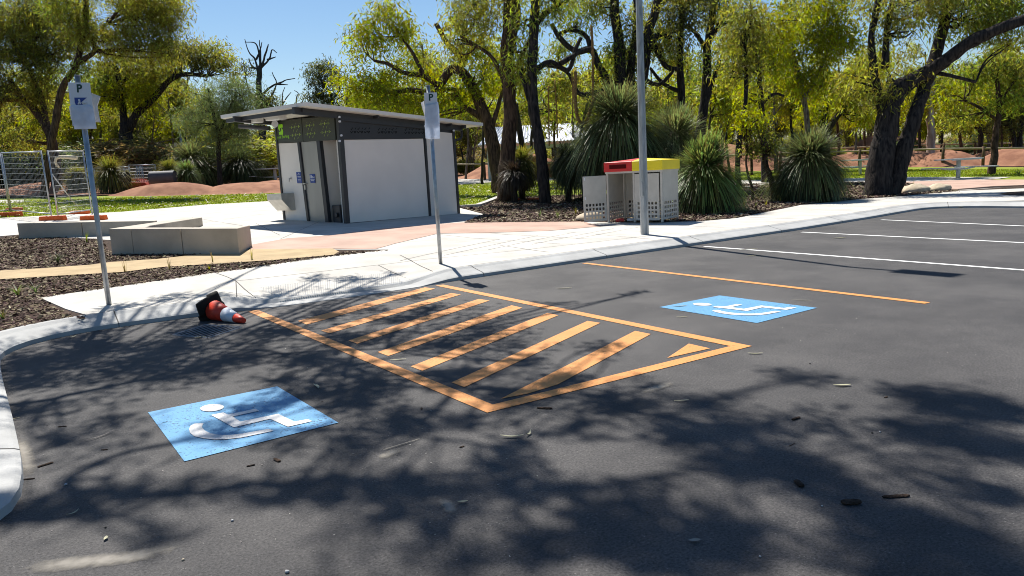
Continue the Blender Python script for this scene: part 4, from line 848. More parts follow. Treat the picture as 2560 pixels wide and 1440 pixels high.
# ------------------------------------------------------------------ far lamp poles and the car
def lampfar(px, yb_, yt_, d_, hook, lab, cctv=False):
    p = W(px, yb_, d_); p[2] = zg(*p[:2]); tz = W(px, yt_, d_)[2]; X = np.array([*RT[:2], 0]); t = thing('street_lamp', tuple(p), lab, 'street lamp', 'distant lamp poles'); o = off(t)
    mb = MB(); mb.tube([p, np.array([p[0], p[1], tz-1])], [.12, .09], 8); mb.build('pole', M_galv, t, o)
    q = np.array([p[0], p[1], tz-1]); mb = MB(); mb.tube([q, q+z3*.6+X*.1*hook, q+z3*.95+X*.5*hook, q+z3*1.0+X*1.1*hook], [.09, .07, .06, .05], 8); mb.box(q+z3*.98+X*1.3*hook, .6, .25, .1, X, np.cross(z3, X)); mb.build('lamp_head', M_signw, t, o)
    if cctv: mb = MB(); mb.box(q-z3*.9, 1.1, .15, .12, X, np.cross(z3, X)); mb.box(q-z3*.9+X*.5, .25, .25, .3); mb.box(q-z3*.9-X*.5, .25, .25, .3); mb.box(q-z3*2.9, .5, .35, .9); mb.build('camera_box', M_signw, t, o)
lampfar(368, 430, 298, 66, -1, 'thin far lamp pole with curved top between two dark trunks')
lampfar(461, 430, 300, 60, -1, 'white far pole with camera arms right of the curved lamp pole', True)
cp_ = W(52, 432, 60.); cp_[2] = zg(*cp_[:2]); car = thing('parked_car', tuple(cp_), 'parked car with shiny roof seen through the left mesh fence', 'car'); o = off(car); X = np.array([*RT[:2], 0]); X /= np.linalg.norm(X); Y = np.cross(z3, X)
sec = [(-2.1, .35), (-2.15, .75), (-1.9, .95), (-1.1, 1.05), (1.1, 1.1), (2.0, 1.0), (2.15, .7), (2.1, .35)]
mb = MB(); mb.hexa([cp_+X*a-Y*.85+z3*z for a, z in sec], [cp_+X*a+Y*.85+z3*z for a, z in sec]); mb.build('body', mat('car blue', (.035, .05, .12), .25, .6), car, o, .05)
sec = [(-1.1, 1.06), (-.55, 1.48), (.95, 1.5), (1.7, 1.08)]; mb = MB(); mb.hexa([cp_+X*a-Y*.74+z3*z for a, z in sec], [cp_+X*a+Y*.74+z3*z for a, z in sec]); mb.build('cabin', mat('car glass', (.02, .022, .028), .08, .7), car, o, .04)
mb = MB(); mb.box(cp_+X*.2+z3*1.53, 1.5, 1.3, .05, X, Y); mb.build('roof', mat('car roof highlight', (.75, .75, .80), .2, .6), car, o, .02)  # bright highlight on top of the car, put into the slab's pale colour
for a in (-1.35, 1.35):
    for s in (-1, 1): mb = MB(); mb.tube([cp_+X*a+Y*s*.7+z3*.32, cp_+X*a+Y*s*.88+z3*.32], .32, 18); mb.build('wheel', M_rub, car, o)
for s in (-1, 1): mb = MB(); mb.box(cp_-X*2.1+Y*s*.6+z3*.72, .08, .3, .14, X, Y); mb.build('headlight', M_signw, car, o)
drape('car_park_far', [tuple((cp_+X*a+Y*b2)[:2]) for a, b2 in ((-9, -7), (14, -7), (14, 9), (-9, 9))], mat('far sealed ground', (.42, .40, .36), .8, .2), .01, step=4)
#@@PART3
# ------------------------------------------------------------------ vegetation
def leaves(cents, rc, per, ll, lw, droop=.8, rng=RNG):
    """quads: per leaves around every cluster centre; returns V, F"""
    c = np.repeat(np.asarray(cents), per, 0); n = len(c); rc = rc*1.22; lw = lw*.88
    p = c+rng.normal(0, 1, (n, 3))*np.array([rc, rc, rc*.75])*.62
    d = rng.normal(0, 1, (n, 3)); d[:, 2] = d[:, 2]*.6-droop*1.3; d /= np.linalg.norm(d, axis=1, keepdims=True)
    a = rng.normal(0, 1, (n, 3)); s = np.cross(d, a); s /= np.linalg.norm(s, axis=1, keepdims=True)+1e-9
    L_ = ll*rng.uniform(.6, 1.3, (n, 1)); w_ = lw*rng.uniform(.7, 1.3, (n, 1)); nn = np.cross(d, s)
    V = np.stack([p, p+d*L_*.45+s*w_*.5+nn*L_*.06, p+d*L_, p+d*L_*.45-s*w_*.5+nn*L_*.06], 1).reshape(-1, 3)
    F = np.arange(len(V)).reshape(-1, 4); return V, F
def smooth_poly(P, n=6):
    P = [np.array(p, float) for p in P]; Q = [P[0]*2-P[1]]+P+[P[-1]*2-P[-2]]; out = []
    for i in range(1, len(Q)-2):
        for k in range(n):
            t = k/n; out.append(.5*((2*Q[i])+(-Q[i-1]+Q[i+1])*t+(2*Q[i-1]-5*Q[i]+4*Q[i+1]-Q[i+2])*t*t+(-Q[i-1]+3*Q[i]-3*Q[i+1]+Q[i+2])*t**3))
    out.append(P[-1]); return out
def limb(mb, P, r0, r1, sides=10, wob=.12, seed=0):
    Q = smooth_poly(P); n = len(Q); R = [r0+(r1-r0)*(i/(n-1))**.8 for i in range(n)]
    Q = [q+np.array([mnoise.noise(Vector((i*.55, seed, 1.3))), mnoise.noise(Vector((i*.55, seed, 7.7))), 0])*R[i]*wob*2.4*min(1, i/3) for i, q in enumerate(Q)]
    k0 = len(mb.v); mb.tube(Q, R, sides)
    for k in range(k0, len(mb.v)):                            # rough bark
        v = Vector(mb.v[k]); i = min(n-1, (k-k0)//sides); q = Q[i]; d = np.array(v)-q; f = 1+.22*mnoise.noise(Vector((v.x*5, v.y*5, v.z*1.6)))
        mb.v[k] = tuple(q+d*f)
    return Q, R
class Tree:
    def __init__(s, base, depth, label, cat='tree', group=None, name='gum_tree', bk=None, world=False):
        p = W(base[0], base[1], depth) if not world else np.array(base, float); s.d = depth; s.b = np.array([p[0], p[1], zg(p[0], p[1])]); s.t = thing(name, tuple(s.b), label, cat, group); s.o = off(s.t)
        s.bk = bk or B_dark; s.mb = MB(); s.tw = MB(); s.pts = []; s.V = []; s.F = []; s.nv = 0; s.k = 0; s.crowns = {}
    def w(s, p): return W(p[0], p[1], s.d+(p[2] if len(p) > 2 else 0))
    def limb(s, P, r0, r1, root=False, sides=10, wob=.12, branch=False):
        Q = [s.w(p) for p in P]; k = s.d/FPX
        if root:
            q = Q[0].copy(); q[2] = zg(q[0], q[1])-.12; Q = [q]+([Q[0]] if Q[0][2] > q[2]+.3 else [])+Q[1:]
        s.k += 1; A, R = limb(s.mb, Q, r0*k*.9, r1*k*.88, sides, wob, s.k*3.1+s.b[0]); s.pts += list(zip(A, R)); return s
    def flare(s, px, r, h=.5):
        return s
    def blob(s, px, py, rx, ry, dens=1., m=None, dd=0., ll=.22, lw=.046, rc=.34, rz=None, per=22, tw=.3):
        k = s.d/FPX; c = W(px, py, s.d+dd); Rx, Ry = rx*k, ry*k; Rz = rz if rz is not None else Rx*.8
        nleaf = dens*3.5*math.pi*Rx*Ry/(ll*lw*.42); nc = max(3, int(nleaf/per)); u = RNG.normal(0, 1, (nc, 3)); u /= np.linalg.norm(u, axis=1, keepdims=True); u *= RNG.uniform(.15, 1, (nc, 1))**.45
        cl = c+u[:, :1]*Rx*np.array(RT)+u[:, 1:2]*Ry*np.array(UP)+u[:, 2:]*Rz*np.array(FW)
        keep = np.array([mnoise.noise(Vector(q*(.55/max(.35, rc*1.5)*.5))) > -.17 for q in cl]); cl = cl[keep] if keep.sum() > 3 else cl
        return s._leaf(cl, rc, per, ll, lw, m, tw)
    def _leaf(s, cl, rc, per, ll, lw, m, tw=.3):
        V, F = leaves(cl, rc, per, ll, lw); key = (m or L_mid).name; e = s.crowns.setdefault(key, [[], [], 0, m or L_mid]); e[0].append(V); e[1].append(F+e[2]); e[2] += len(V)
        if s.pts and tw:
            A = np.array([q for q, r in s.pts]); n = max(1, int(len(cl)*tw)); n = min(n, 140)
            hub = cl.mean(0); i = int(np.argmin(((A-hub)**2).sum(1)+(A[:, 2]-hub[2]).clip(0)*3)); 
            hubs = [hub+RNG.normal(0, .25, 3)*np.ptp(cl, 0)*.5 for _ in range(3)]
            for h in hubs:
                q0 = A[i]; mid = (q0+h)/2+RNG.normal(0, .12, 3); s.tw.tube(smooth_poly([q0, mid, h], 4), list(np.linspace(min(s.pts[i][1]*.6, .05), .014, 9)), 5)
            for q in cl[RNG.choice(len(cl), n, replace=False)]:
                h = min(hubs, key=lambda z: ((z-q)**2).sum()); mid = (h+q)/2+np.array([0, 0, .1])+RNG.normal(0, .07, 3); s.tw.tube([h, mid, q], [.014, .009, .004], 3, cap=False)
        return s
    def done(s):
        if s.mb.v: s.mb.build('trunk', s.bk, s.t, s.o)
        if s.tw.v: s.tw.build('branches', s.bk, s.t, s.o)
        for k, e in s.crowns.items():
            link('crown', npmesh('crown', np.concatenate(e[0]), np.concatenate(e[1]), e[3], off=s.o), s.t)
        return s.t
# --- near and middle trees, traced from the photograph at their own distances
def T(*a, **k): return Tree(*a, **k)
t = T((2200, 490), 24.6, 'huge dark gum with twin leaning trunks and a long limb reaching right', name='gum_tree')
t.limb([(2194, 492), (2199, 430), (2215, 330), (2232, 240), (2262, 205)], 40, 22, True, 16, .05); t.limb([(2222, 492), (2245, 440), (2262, 370), (2290, 280), (2322, 190, .3), (2355, 80, .5), (2375, -40, .6)], 26, 14, True, 12, .08)
t.limb([(2228, 260), (2262, 215), (2310, 185), (2360, 155, -.5), (2415, 112, -.9), (2480, 80, -1.3), (2570, 45, -1.8)], 24, 14, sides=12, wob=.06); t.limb([(2215, 330), (2190, 200), (2178, 100), (2195, 0)], 14, 8); t.limb([(2212, 170), (2218, 70), (2240, -40)], 11, 6); t.limb([(2330, 180), (2380, 190, -.4), (2440, 205, -.5)], 7, 4)
for b in ((2230, 175, 85, 75, .9), (2150, 205, 60, 60, .6), (2280, 95, 90, 80, .8), (2420, 35, 110, 70, 1.1, L_mid), (2530, 30, 90, 90, 1.1, L_mid), (2250, 10, 110, 60, .8), (2390, -50, 140, 60, .8), (2200, 240, 42, 45, .7), (2500, 120, 70, 30, .4)): t.blob(*b[:5], m=b[5] if len(b) > 5 else L_olive)
t.done()
t = T((1262, 505), 26.7, 'tall straight red brown gum trunk, thickest in the mulch beside the lawn edge', bk=B_brown)
t.limb([(1262, 507), (1266, 420), (1276, 300), (1272, 200), (1268, 110), (1275, 0), (1280, -80)], 23, 15, True, 14, .05); t.limb([(1276, 130), (1290, 50), (1293, -30)], 13, 9); t.limb([(1268, 230), (1235, 150), (1185, 110), (1150, 90)], 7, 3); t.limb([(1280, 190), (1310, 130), (1330, 90)], 8, 4)
for b in ((1180, 45, 75, 65, .9), (1140, 120, 40, 40, .7), (1300, 120, 45, 35, .6), (1240, -20, 110, 40, .8), (1290, 185, 30, 35, .8)): t.blob(*b, m=L_olive)
t.done()
t = T((1362, 510), 25.2, 'slender dark gum trunk curving up, right of the thick red brown one')
t.limb([(1363, 512), (1358, 440), (1347, 350), (1333, 260), (1330, 160), (1336, 60), (1342, -60)], 19, 12, True, 12, .05); t.limb([(1347, 330), (1320, 240), (1300, 180)], 9, 5, sides=8); t.limb([(1340, 60), (1370, 30), (1420, 0)], 9, 5)
t.limb([(1333, 180), (1375, 155, .5), (1420, 175, .8), (1440, 120, .8), (1452, 95, .9)], 9, 5); t.limb([(1400, 160, .6), (1450, 130, .8), (1480, 120, 1)], 8, 5)
for b in ((1370, -10, 80, 45, .7), (1385, 40, 45, 35, .6), (1305, 165, 36, 40, .9), (1310, 60, 40, 40, .5)): t.blob(*b, m=L_mid)
t.done()
t = T((1312, 480), 33., 'thin leaning dark trunk between the two main gum trunks by the shelter'); t.limb([(1318, 480), (1308, 380), (1296, 310), (1288, 260)], 10, 7, True, 8); t.limb([(1290, 290), (1268, 240), (1250, 190)], 6, 3)
t.blob(1270, 200, 60, 60, .6, m=L_yel, ll=.22, lw=.045).done()
t = T((1250, 470), 32., 'wide spreading gum with arching limbs leaning over the toilet block roof', bk=B_brown)
t.limb([(1248, 470), (1238, 400), (1228, 340), (1212, 290), (1190, 235), (1160, 185), (1130, 172), (1105, 205)], 22, 12, True, 12, .06); t.limb([(1130, 175), (1160, 150), (1120, 110), (1090, 60)], 13, 6); t.limb([(1222, 310), (1190, 285), (1155, 262), (1140, 228), (1118, 222)], 10, 6, sides=9)
t.limb([(1105, 205), (1085, 235), (1030, 225), (980, 232)], 11, 6); t.limb([(1095, 215), (1060, 190), (1010, 182), (970, 160), (935, 152)], 9, 4); t.limb([(1150, 165), (1180, 120), (1215, 80)], 8, 4); t.limb([(1225, 330), (1250, 250), (1262, 190)], 8, 4); t.limb([(1060, 190), (1030, 130), (1000, 90)], 7, 3)
for b in ((900, 120, 65, 55), (960, 60, 70, 55), (1040, 95, 60, 55), (890, 190, 65, 50), (960, 235, 80, 45), (1050, 150, 70, 50), (1110, 60, 60, 50), (1040, 265, 70, 40), (1130, 240, 55, 45), (860, 230, 45, 35), (1190, 200, 55, 55), (1200, 120, 50, 45), (950, 20, 45, 30), (1100, 300, 60, 40), (985, 165, 60, 45)): t.blob(*b, .85, m=L_yel, ll=.26, lw=.058)
t.blob(1000, 275, 90, 35, .6, m=L_olive, ll=.26, lw=.055).done()
t = T((1578, 500), 30., 'dark many stemmed gum rising behind the tall grass tree')
t.limb([(1565, 500), (1555, 330), (1552, 200), (1546, 100), (1537, 30), (1535, -60)], 22, 11, True, 12, .05); t.limb([(1590, 500), (1592, 300), (1605, 200), (1615, 100), (1640, 20), (1650, -60)], 20, 11, True, 12, .05); t.limb([(1575, 480), (1575, 270), (1578, 170), (1590, 60), (1588, -50)], 15, 8, True, 10)
t.limb([(1560, 300), (1532, 220), (1500, 170), (1478, 125), (1440, 128), (1400, 95), (1380, 60)], 13, 6); t.limb([(1478, 125), (1465, 90), (1430, 75), (1395, 85)], 8, 5); t.limb([(1535, 235), (1505, 228), (1450, 235), (1425, 190), (1400, 170), (1365, 165)], 8, 4)
t.limb([(1612, 140), (1640, 90), (1680, 95)], 12, 7); t.limb([(1612, 170), (1630, 115), (1665, 165), (1700, 175)], 11, 6); t.limb([(1608, 200), (1650, 210), (1690, 170)], 8, 4)
for b in ((1490, 30, 60, 50, .9, L_olive), (1560, 60, 50, 55, .9, L_olive), (1640, -10, 90, 50, .8, L_olive), (1470, -10, 90, 40, .8, L_mid), (1440, 60, 45, 40, .5, L_mid), (1530, 130, 40, 45, .6, L_mid), (1580, 140, 40, 60, .7, L_dark), (1500, 200, 45, 40, .6, L_olive), (1660, 110, 50, 50, .6, L_olive)): t.blob(*b[:5], m=b[5], ll=.24, lw=.052)
t.done()
t = T((1712, 480), 31., 'slim upright dark gum trunk behind the green grass tree'); t.limb([(1712, 480), (1708, 330), (1702, 220), (1700, 120), (1706, 20), (1708, -60)], 13, 8, True, 10, .05); t.limb([(1702, 230), (1660, 210), (1625, 170)], 7, 4)
for b in ((1700, 60, 60, 60, .8, L_dark), (1720, -20, 80, 40, .9, L_dark), (1690, 140, 50, 40, .6, L_olive), (1650, 60, 45, 45, .6, L_olive)): t.blob(*b[:5], m=b[5], ll=.24, lw=.052)
t.done()
t = T((1745, 480), 32., 'forked dark gum leaning right above the bin enclosure')
t.limb([(1745, 480), (1752, 330), (1765, 220), (1768, 130), (1780, 40), (1800, -50)], 15, 9, True, 10, .05); t.limb([(1768, 130), (1745, 90), (1715, 60)], 8, 4); t.limb([(1770, 110), (1800, 60), (1830, 40)], 8, 5); t.limb([(1755, 290), (1785, 200), (1800, 150)], 8, 4)
for b in ((1790, 20, 60, 50, .8, L_olive), (1830, 70, 50, 50, .7, L_mid), (1760, 150, 45, 45, .5, L_mid), (1850, 0, 70, 50, .8, L_mid), (1770, -30, 60, 40, .7, L_dark)): t.blob(*b[:5], m=b[5], ll=.24, lw=.052)
t.done()
t = T((1848, 475), 26., 'thin bent sapling trunk with drooping leaves left of the leafy shrub'); t.limb([(1848, 478), (1844, 400), (1850, 330), (1862, 270), (1866, 180), (1862, 120)], 9, 5, True, 8, .12)
for b in ((1850, 110, 55, 70, .7), (1890, 60, 50, 50, .7), (1830, 180, 40, 40, .4), (1880, 170, 40, 40, .4), (1860, 20, 60, 40, .7)): t.blob(*b, m=L_olive)
t.done()
t = T((1905, 470), 34., 'slim dark trunk with yellow green crown right of the bent sapling'); t.limb([(1912, 470), (1910, 370), (1905, 280), (1898, 200), (1892, 120), (1888, 60)], 10, 6, True, 8, .08); t.limb([(1905, 260), (1935, 235), (1960, 240)], 5, 3)
for b in ((1900, 90, 70, 60, .9), (1960, 50, 70, 55, .9), (1930, 160, 50, 45, .6), (1880, 240, 45, 40, .5)): t.blob(*b, m=L_yel, ll=.27, lw=.058)
t.done()
t = T((2032, 420), 37., 'pale barked tree leaning left with bright yellow green crown', bk=B_grey)
t.limb([(2032, 425), (2020, 320), (2008, 240), (1990, 180), (1965, 130), (1920, 105)], 10, 5, True, 9, .08); t.limb([(2008, 240), (1985, 130), (1975, 60)], 6, 3); t.limb([(2010, 250), (2060, 150), (2080, 90)], 6, 3)
for b in ((1960, 110, 70, 55), (2030, 70, 75, 60), (2100, 60, 70, 60), (2060, 140, 65, 50), (1985, 190, 55, 45), (2110, 130, 55, 50), (2040, 210, 60, 45), (2000, 10, 90, 40), (2110, -10, 80, 40)): t.blob(*b, .85, m=L_yel, ll=.29, lw=.066)
t.done()
t = T((2062, 395), 44., 'dark forked trunk beside the red mound, limb angling up right'); t.limb([(2062, 395), (2062, 350), (2060, 300), (2066, 240)], 16, 9, True, 10); t.limb([(2064, 345), (2085, 300), (2120, 265), (2165, 218)], 10, 5)
for b in ((2130, 215, 60, 50), (2180, 170, 50, 60), (2090, 260, 50, 35), (2160, 280, 50, 40), (2030, 280, 40, 40)): t.blob(*b, .8, m=L_yel, ll=.28, lw=.065)
t.done()
t = T((2325, 380), 50., 'pale ghost gum trunk with grey patches right of the huge dark trunk', bk=B_pale); t.limb([(2327, 388), (2328, 330), (2326, 280), (2330, 200)], 13, 9, True, 12, .05)
for b in ((2330, 220, 70, 50), (2390, 250, 60, 45), (2280, 260, 40, 40)): t.blob(*b, .8, m=L_yel, ll=.30, lw=.07)
t.done()
t = T((2480, 432), 35.8, 'small crooked tree behind the right picnic table', bk=B_brown)
t.limb([(2478, 436), (2486, 380), (2490, 320), (2497, 270), (2492, 200)], 11, 6, True, 9, .15); t.limb([(2492, 300), (2450, 270), (2410, 250)], 5, 3); t.limb([(2497, 270), (2530, 210), (2560, 190)], 5, 3)
for b in ((2420, 200, 65, 50, L_mid), (2490, 180, 65, 50, L_mid), (2440, 265, 60, 40, L_mid), (2530, 240, 45, 45, L_mid), (2400, 290, 55, 35, L_olive), (2520, 170, 60, 40, L_olive), (2380, 240, 40, 40, L_yel)): t.blob(*b[:4], .8, m=b[4], ll=.29, lw=.066)
t.done()
t = T((2545, 370), 48., 'dark twin stemmed tree at the far right edge behind the fence'); t.limb([(2538, 376), (2530, 330), (2520, 300)], 9, 6, True, 8); t.limb([(2548, 376), (2552, 320), (2556, 290)], 9, 6, True, 8)
for b in ((2530, 270, 50, 50), (2580, 250, 50, 60), (2510, 310, 35, 30)): t.blob(*b, .9, m=L_dark, ll=.28, lw=.065)
t.done()
t = T((2470, 372), 55., 'rounded olive tree beyond the rear rail fence on the right'); t.limb([(2450, 372), (2452, 320), (2455, 280)], 9, 6, True, 8)
for b in ((2440, 310, 60, 40), (2380, 320, 45, 35), (2500, 320, 30, 30)): t.blob(*b, .9, m=L_olive, ll=.30, lw=.07)
t.done()
t = T((1932, 490), 23.8, 'small leafy shrub tree with curved bare stem left of the round grass tree', name='shrub_tree', bk=B_brown)
t.limb([(1936, 500), (1930, 455), (1918, 420), (1908, 385)], 9, 6, True, 9); t.limb([(1880, 470), (1866, 420), (1868, 370)], 4, 3, True, 7)
for b in ((1885, 310, 40, 30, L_yel), (1900, 350, 45, 30, L_olive), (1860, 300, 25, 30, L_yel), (1925, 365, 25, 20, L_olive), (1880, 375, 30, 14, L_olive)): t.blob(*b[:4], .9, m=b[4], ll=.12, lw=.045, rc=.2)
t.done()
# left side
t = T((140, 452), 42., 'large dense olive gum at far left leaning over the mesh fence', bk=B_brown)
t.limb([(142, 455), (136, 390), (122, 330), (90, 280), (55, 245), (25, 200)], 17, 8, True, 11, .07); t.limb([(118, 325), (110, 270), (90, 210), (60, 150)], 10, 5); t.limb([(60, 245), (20, 250), (-30, 240)], 7, 4)
for b in ((30, 60, 90, 75), (110, 90, 80, 65), (40, 170, 75, 60), (120, 190, 70, 55), (-30, 120, 60, 80), (70, 250, 60, 45), (0, 300, 70, 60), (60, 340, 60, 40), (180, 120, 40, 50)): t.blob(*b, .9, m=L_olive, ll=.27, lw=.062, rc=.42)
for b in ((30, 215, 70, 50), (90, 150, 60, 45), (0, 10, 90, 50), (130, 20, 80, 50)): t.blob(*b, .9, m=L_dark, ll=.27, lw=.062, rc=.42)
t.done()
t = T((200, 470), 36., 'tall smooth brown limbed gum behind the left sign, crown filling the top left', bk=B_brown)
t.limb([(112, 470), (140, 300), (155, 222), (190, 165), (205, 100), (215, 30), (212, -60)], 11, 7, True, 10, .05); t.limb([(192, 160), (235, 130), (235, 100), (265, 60)], 8, 4); t.limb([(205, 110), (195, 50), (198, -30)], 5, 3)
for b in ((280, 30, 80, 60), (350, 50, 80, 60), (420, 60, 50, 60), (400, 10, 70, 50), (250, 100, 70, 50), (340, 120, 60, 40), (190, 40, 60, 60), (420, 130, 40, 40), (300, -20, 160, 40)): t.blob(*b, .9, m=L_olive, ll=.22, lw=.052, rc=.36)
for b in ((210, 180, 50, 25), (160, 10, 60, 60)): t.blob(*b, .8, m=L_mid, ll=.22, lw=.052)
t.done()
t = T((318, 445), 50., 'forked gum with thick straight lower trunk between grass trees on the left')
t.limb([(318, 450), (316, 380), (314, 310)], 20, 16, True, 12, .05); t.limb([(314, 325), (303, 250), (300, 210), (285, 165), (245, 160)], 11, 5); t.limb([(320, 325), (345, 280), (380, 250), (420, 205), (460, 186), (520, 190)], 13, 5); t.limb([(305, 215), (320, 180), (295, 145)], 7, 4); t.limb([(300, 260), (285, 220), (265, 190)], 6, 3)
for b in ((290, 160, 60, 40, L_olive), (370, 175, 60, 45, L_olive), (330, 235, 60, 45, L_yel), (410, 150, 50, 50, L_olive), (480, 130, 45, 35, L_olive), (540, 140, 50, 40, L_olive), (500, 165, 40, 30, L_dark), (570, 175, 40, 30, L_olive), (250, 210, 50, 40, L_mid), (440, 120, 45, 30, L_dark), (370, 230, 40, 40, L_yel), (240, 260, 50, 40, L_yel)): t.blob(*b[:4], .85, m=b[4], ll=.30, lw=.07, rc=.45)
t.done()
t = T((548, 462), 44., 'feathery grey green sheoak on a thin dark trunk left of the toilet block', cat='tree', name='sheoak_tree')
t.limb([(550, 465), (547, 400), (545, 330), (530, 270), (520, 220)], 8, 3, True, 8, .08); t.limb([(546, 340), (575, 270), (590, 230)], 5, 2)
for b in ((500, 240, 60, 45), (560, 225, 60, 35), (610, 240, 40, 35), (530, 290, 75, 45), (600, 300, 50, 45), (480, 300, 35, 45), (570, 350, 60, 35)): t.blob(*b, .8, m=L_grey, ll=.30, lw=.028, rc=.5)
t.done()
t = T((662, 440), 66., 'half dead tree with bare antler like top branches against the sky', bk=B_dead)
t.limb([(662, 445), (655, 330), (648, 260), (648, 180), (652, 165)], 12, 6, True, 9, .08)
for L_ in ([(650, 200), (638, 150), (622, 130), (612, 98)], [(648, 180), (650, 150), (640, 110), (612, 105)], [(650, 190), (652, 140), (648, 100)], [(652, 170), (672, 150), (680, 125), (692, 132)], [(655, 165), (668, 120), (671, 110)], [(668, 150), (690, 142)], [(648, 175), (630, 165), (622, 145)], [(652, 240), (680, 215), (705, 205), (715, 200), (738, 196)], [(690, 210), (720, 212)], [(655, 280), (690, 215), (680, 180)], [(650, 260), (620, 220), (610, 160)], [(640, 150), (650, 125), (655, 105)]): t.limb(L_, 3.6, 1., sides=6, wob=.3)
for b in ((610, 200, 35, 35), (640, 240, 40, 35), (690, 235, 28, 28), (660, 265, 45, 25), (620, 170, 22, 16)): t.blob(*b, .75, m=L_dark, ll=.36, lw=.085, rc=.5)
t.done()
t = T((725, 440), 75., 'bare grey dead sapling above the roof of the toilet block', bk=B_grey, name='dead_tree')
for L_ in ([(712, 440), (708, 300), (706, 240), (712, 218)], [(735, 440), (740, 260), (746, 235), (736, 226)], [(740, 270), (755, 255), (760, 246)], [(706, 262), (716, 245), (728, 230)]): t.limb(L_, 2.6, .9, L_[0][1] == 440, 6)
t.done()
t = T((815, 430), 62., 'small dark round headed gum right behind the roof, against the sky')
t.limb([(835, 435), (832, 290), (828, 240), (805, 205)], 6, 3, True, 8); t.limb([(830, 250), (850, 220), (845, 180)], 4, 2)
for b in ((790, 180, 28, 22), (815, 165, 24, 18), (800, 210, 26, 26), (835, 195, 25, 30), (780, 245, 26, 16), (820, 245, 40, 22)): t.blob(*b, .9, m=L_dark, ll=.32, lw=.075, rc=.4)
t.done()
# ------------------------------------------------------------------ hanging rope over the tall grass tree
def rope(px, r, d, lab, rr=None):
    mb = MB(); P = smooth_poly([W(x, y, d) for x, y in px], 8); k = d/FPX
    for s in range(3):
        Q = []
        for i, p in enumerate(P): a = i*1.1+s*2.094; Q.append(p+np.array(RT)*math.cos(a)*r*k*.5+np.array(UP)*math.sin(a)*r*k*.3+np.array(FW)*math.sin(a)*r*k*.5)
        mb.tube(Q, r*k*.62, 6)
    tag(mb.build('rope', M_rope), lab, 'rope', 'brown ropes hanging from the trees')
rope([(1439, 180), (1438, 235), (1441, 275), (1447, 300), (1458, 308), (1468, 300), (1480, 262), (1492, 240), (1510, 232), (1524, 245), (1532, 275), (1538, 300)], 4.5, 24.5, 'thick looping brown rope hanging in front of the tallest grass tree')
rope([(1478, 65), (1482, 130), (1482, 250)], 3.2, 25, 'long straight thick brown rope hanging beside the looped rope')
rope([(1371, 215), (1372, 300), (1373, 365)], 1.6, 27, 'thin straight rope hanging before the shelter roof, leftmost of three')
rope([(1387, 200), (1392, 290), (1394, 345)], 1.4, 27, 'thin straight rope hanging before the shelter roof, middle of three')
rope([(1430, 180), (1432, 240), (1430, 310)], 1.6, 26, 'thin straight rope hanging just left of the looped rope')
# ------------------------------------------------------------------ grass trees
def grasstree(base, depth, cy, R, label, m=L_grasst, n=2600, up=.35, th=0., trunk=True, skirt=True, cx=None, bw=.021, upl=.62, droop=1., group='grass trees with round tufts of thin leaves'):
    p = W(base[0], base[1], depth); b = np.array([p[0], p[1], zg(p[0], p[1])]); c = W(cx or base[0], cy, depth); k = depth/FPX; Rw = R*k
    t = thing('grass_tree', tuple(b), label, 'grass tree', group); o = off(t)
    mb = MB(); tr = max(.10, .11*Rw); limb(mb, [b-z3*.1, (b+c)/2+np.array([.04, .03, 0]), c], tr*1.15, tr, 12, .1); mb.build('trunk', B_dark, t, o)
    def blades(n, zlo, zhi, L0, L1, sag, wd, top=.65, rng=RNG):
        z = rng.uniform(zlo, zhi, n); a = rng.uniform(0, 2*math.pi, n); ph = rng.uniform(0, 6.28, 3); h = np.sqrt(1-z*z); hd = np.stack([np.cos(a), np.sin(a), 0*a], 1); L_ = (rng.uniform(L0, L1, n)*(1+.13*np.sin(a+ph[0])+.09*np.sin(3*a+ph[1])+.06*np.sin(7*a+4*z+ph[2]))*np.where(rng.random(n) < .05, 1.22, 1.)*(1-top*.62*z.clip(0, 1)))[:, None]; s = np.stack([-np.sin(a), np.cos(a), 0*a], 1)*wd/2
        st = c+rng.normal(0, tr*.5, (n, 3)); P = []; sg = (sag*rng.uniform(.6, 1.3, n)*(1-z.clip(0, 1))**1.5)[:, None]; zz_ = z[:, None]; hh_ = h[:, None]
        for i in range(6):
            u = i/5; q = st+hd*L_*hh_*1.32*(u-.28*u*u*sg.clip(0, 1.3)); q[:, 2:] += L_*(zz_*u-sg*u**1.9*.86); q[:, 2] = np.maximum(q[:, 2], b[2]+.02); P += [q-s*(1-u*.5), q+s*(1-u*.5)]
        V = np.stack(P, 1).reshape(-1, 3); F = []
        base_ = np.arange(n)[:, None]*12
        for i in range(5): F.append(base_+np.array([[2*i, 2*i+1, 2*i+3, 2*i+2]]))
        return V, np.concatenate(F)
    V, F = blades(int(n*.85), -.25, .97, Rw*1.0, Rw*1.4, .85*droop, bw); V2, F2 = blades(int(n*up*.35), .88, .998, Rw*.6, Rw*upl, .10, bw*.9, .1)
    link('leaf_tuft', npmesh('leaf_tuft', np.concatenate([V, V2]), np.concatenate([F, F2+len(V)]), m, off=o), t)
    if skirt: V, F = blades(int(n*.7), -.6, .1, Rw*.75, Rw*1.15, 1.1, bw); link('dead_skirt', npmesh('dead_skirt', V, F, L_grassd if m is not L_skirt else L_skirt, off=o), t)
    return t
grasstree((1545, 480), 24., 300, 104, 'tallest, widest dark green grass tree behind the bin enclosure', n=5200, th=1)
grasstree((1420, 505), 25.4, 395, 46, 'grass tree with dark skirt on a short black stump left of the tallest one', m=L_grassd, n=2600, up=.2)
grasstree((1462, 500), 26.5, 385, 58, 'dark grass tree merging into the left side of the tallest one', m=L_grasst, n=2400, up=.2)
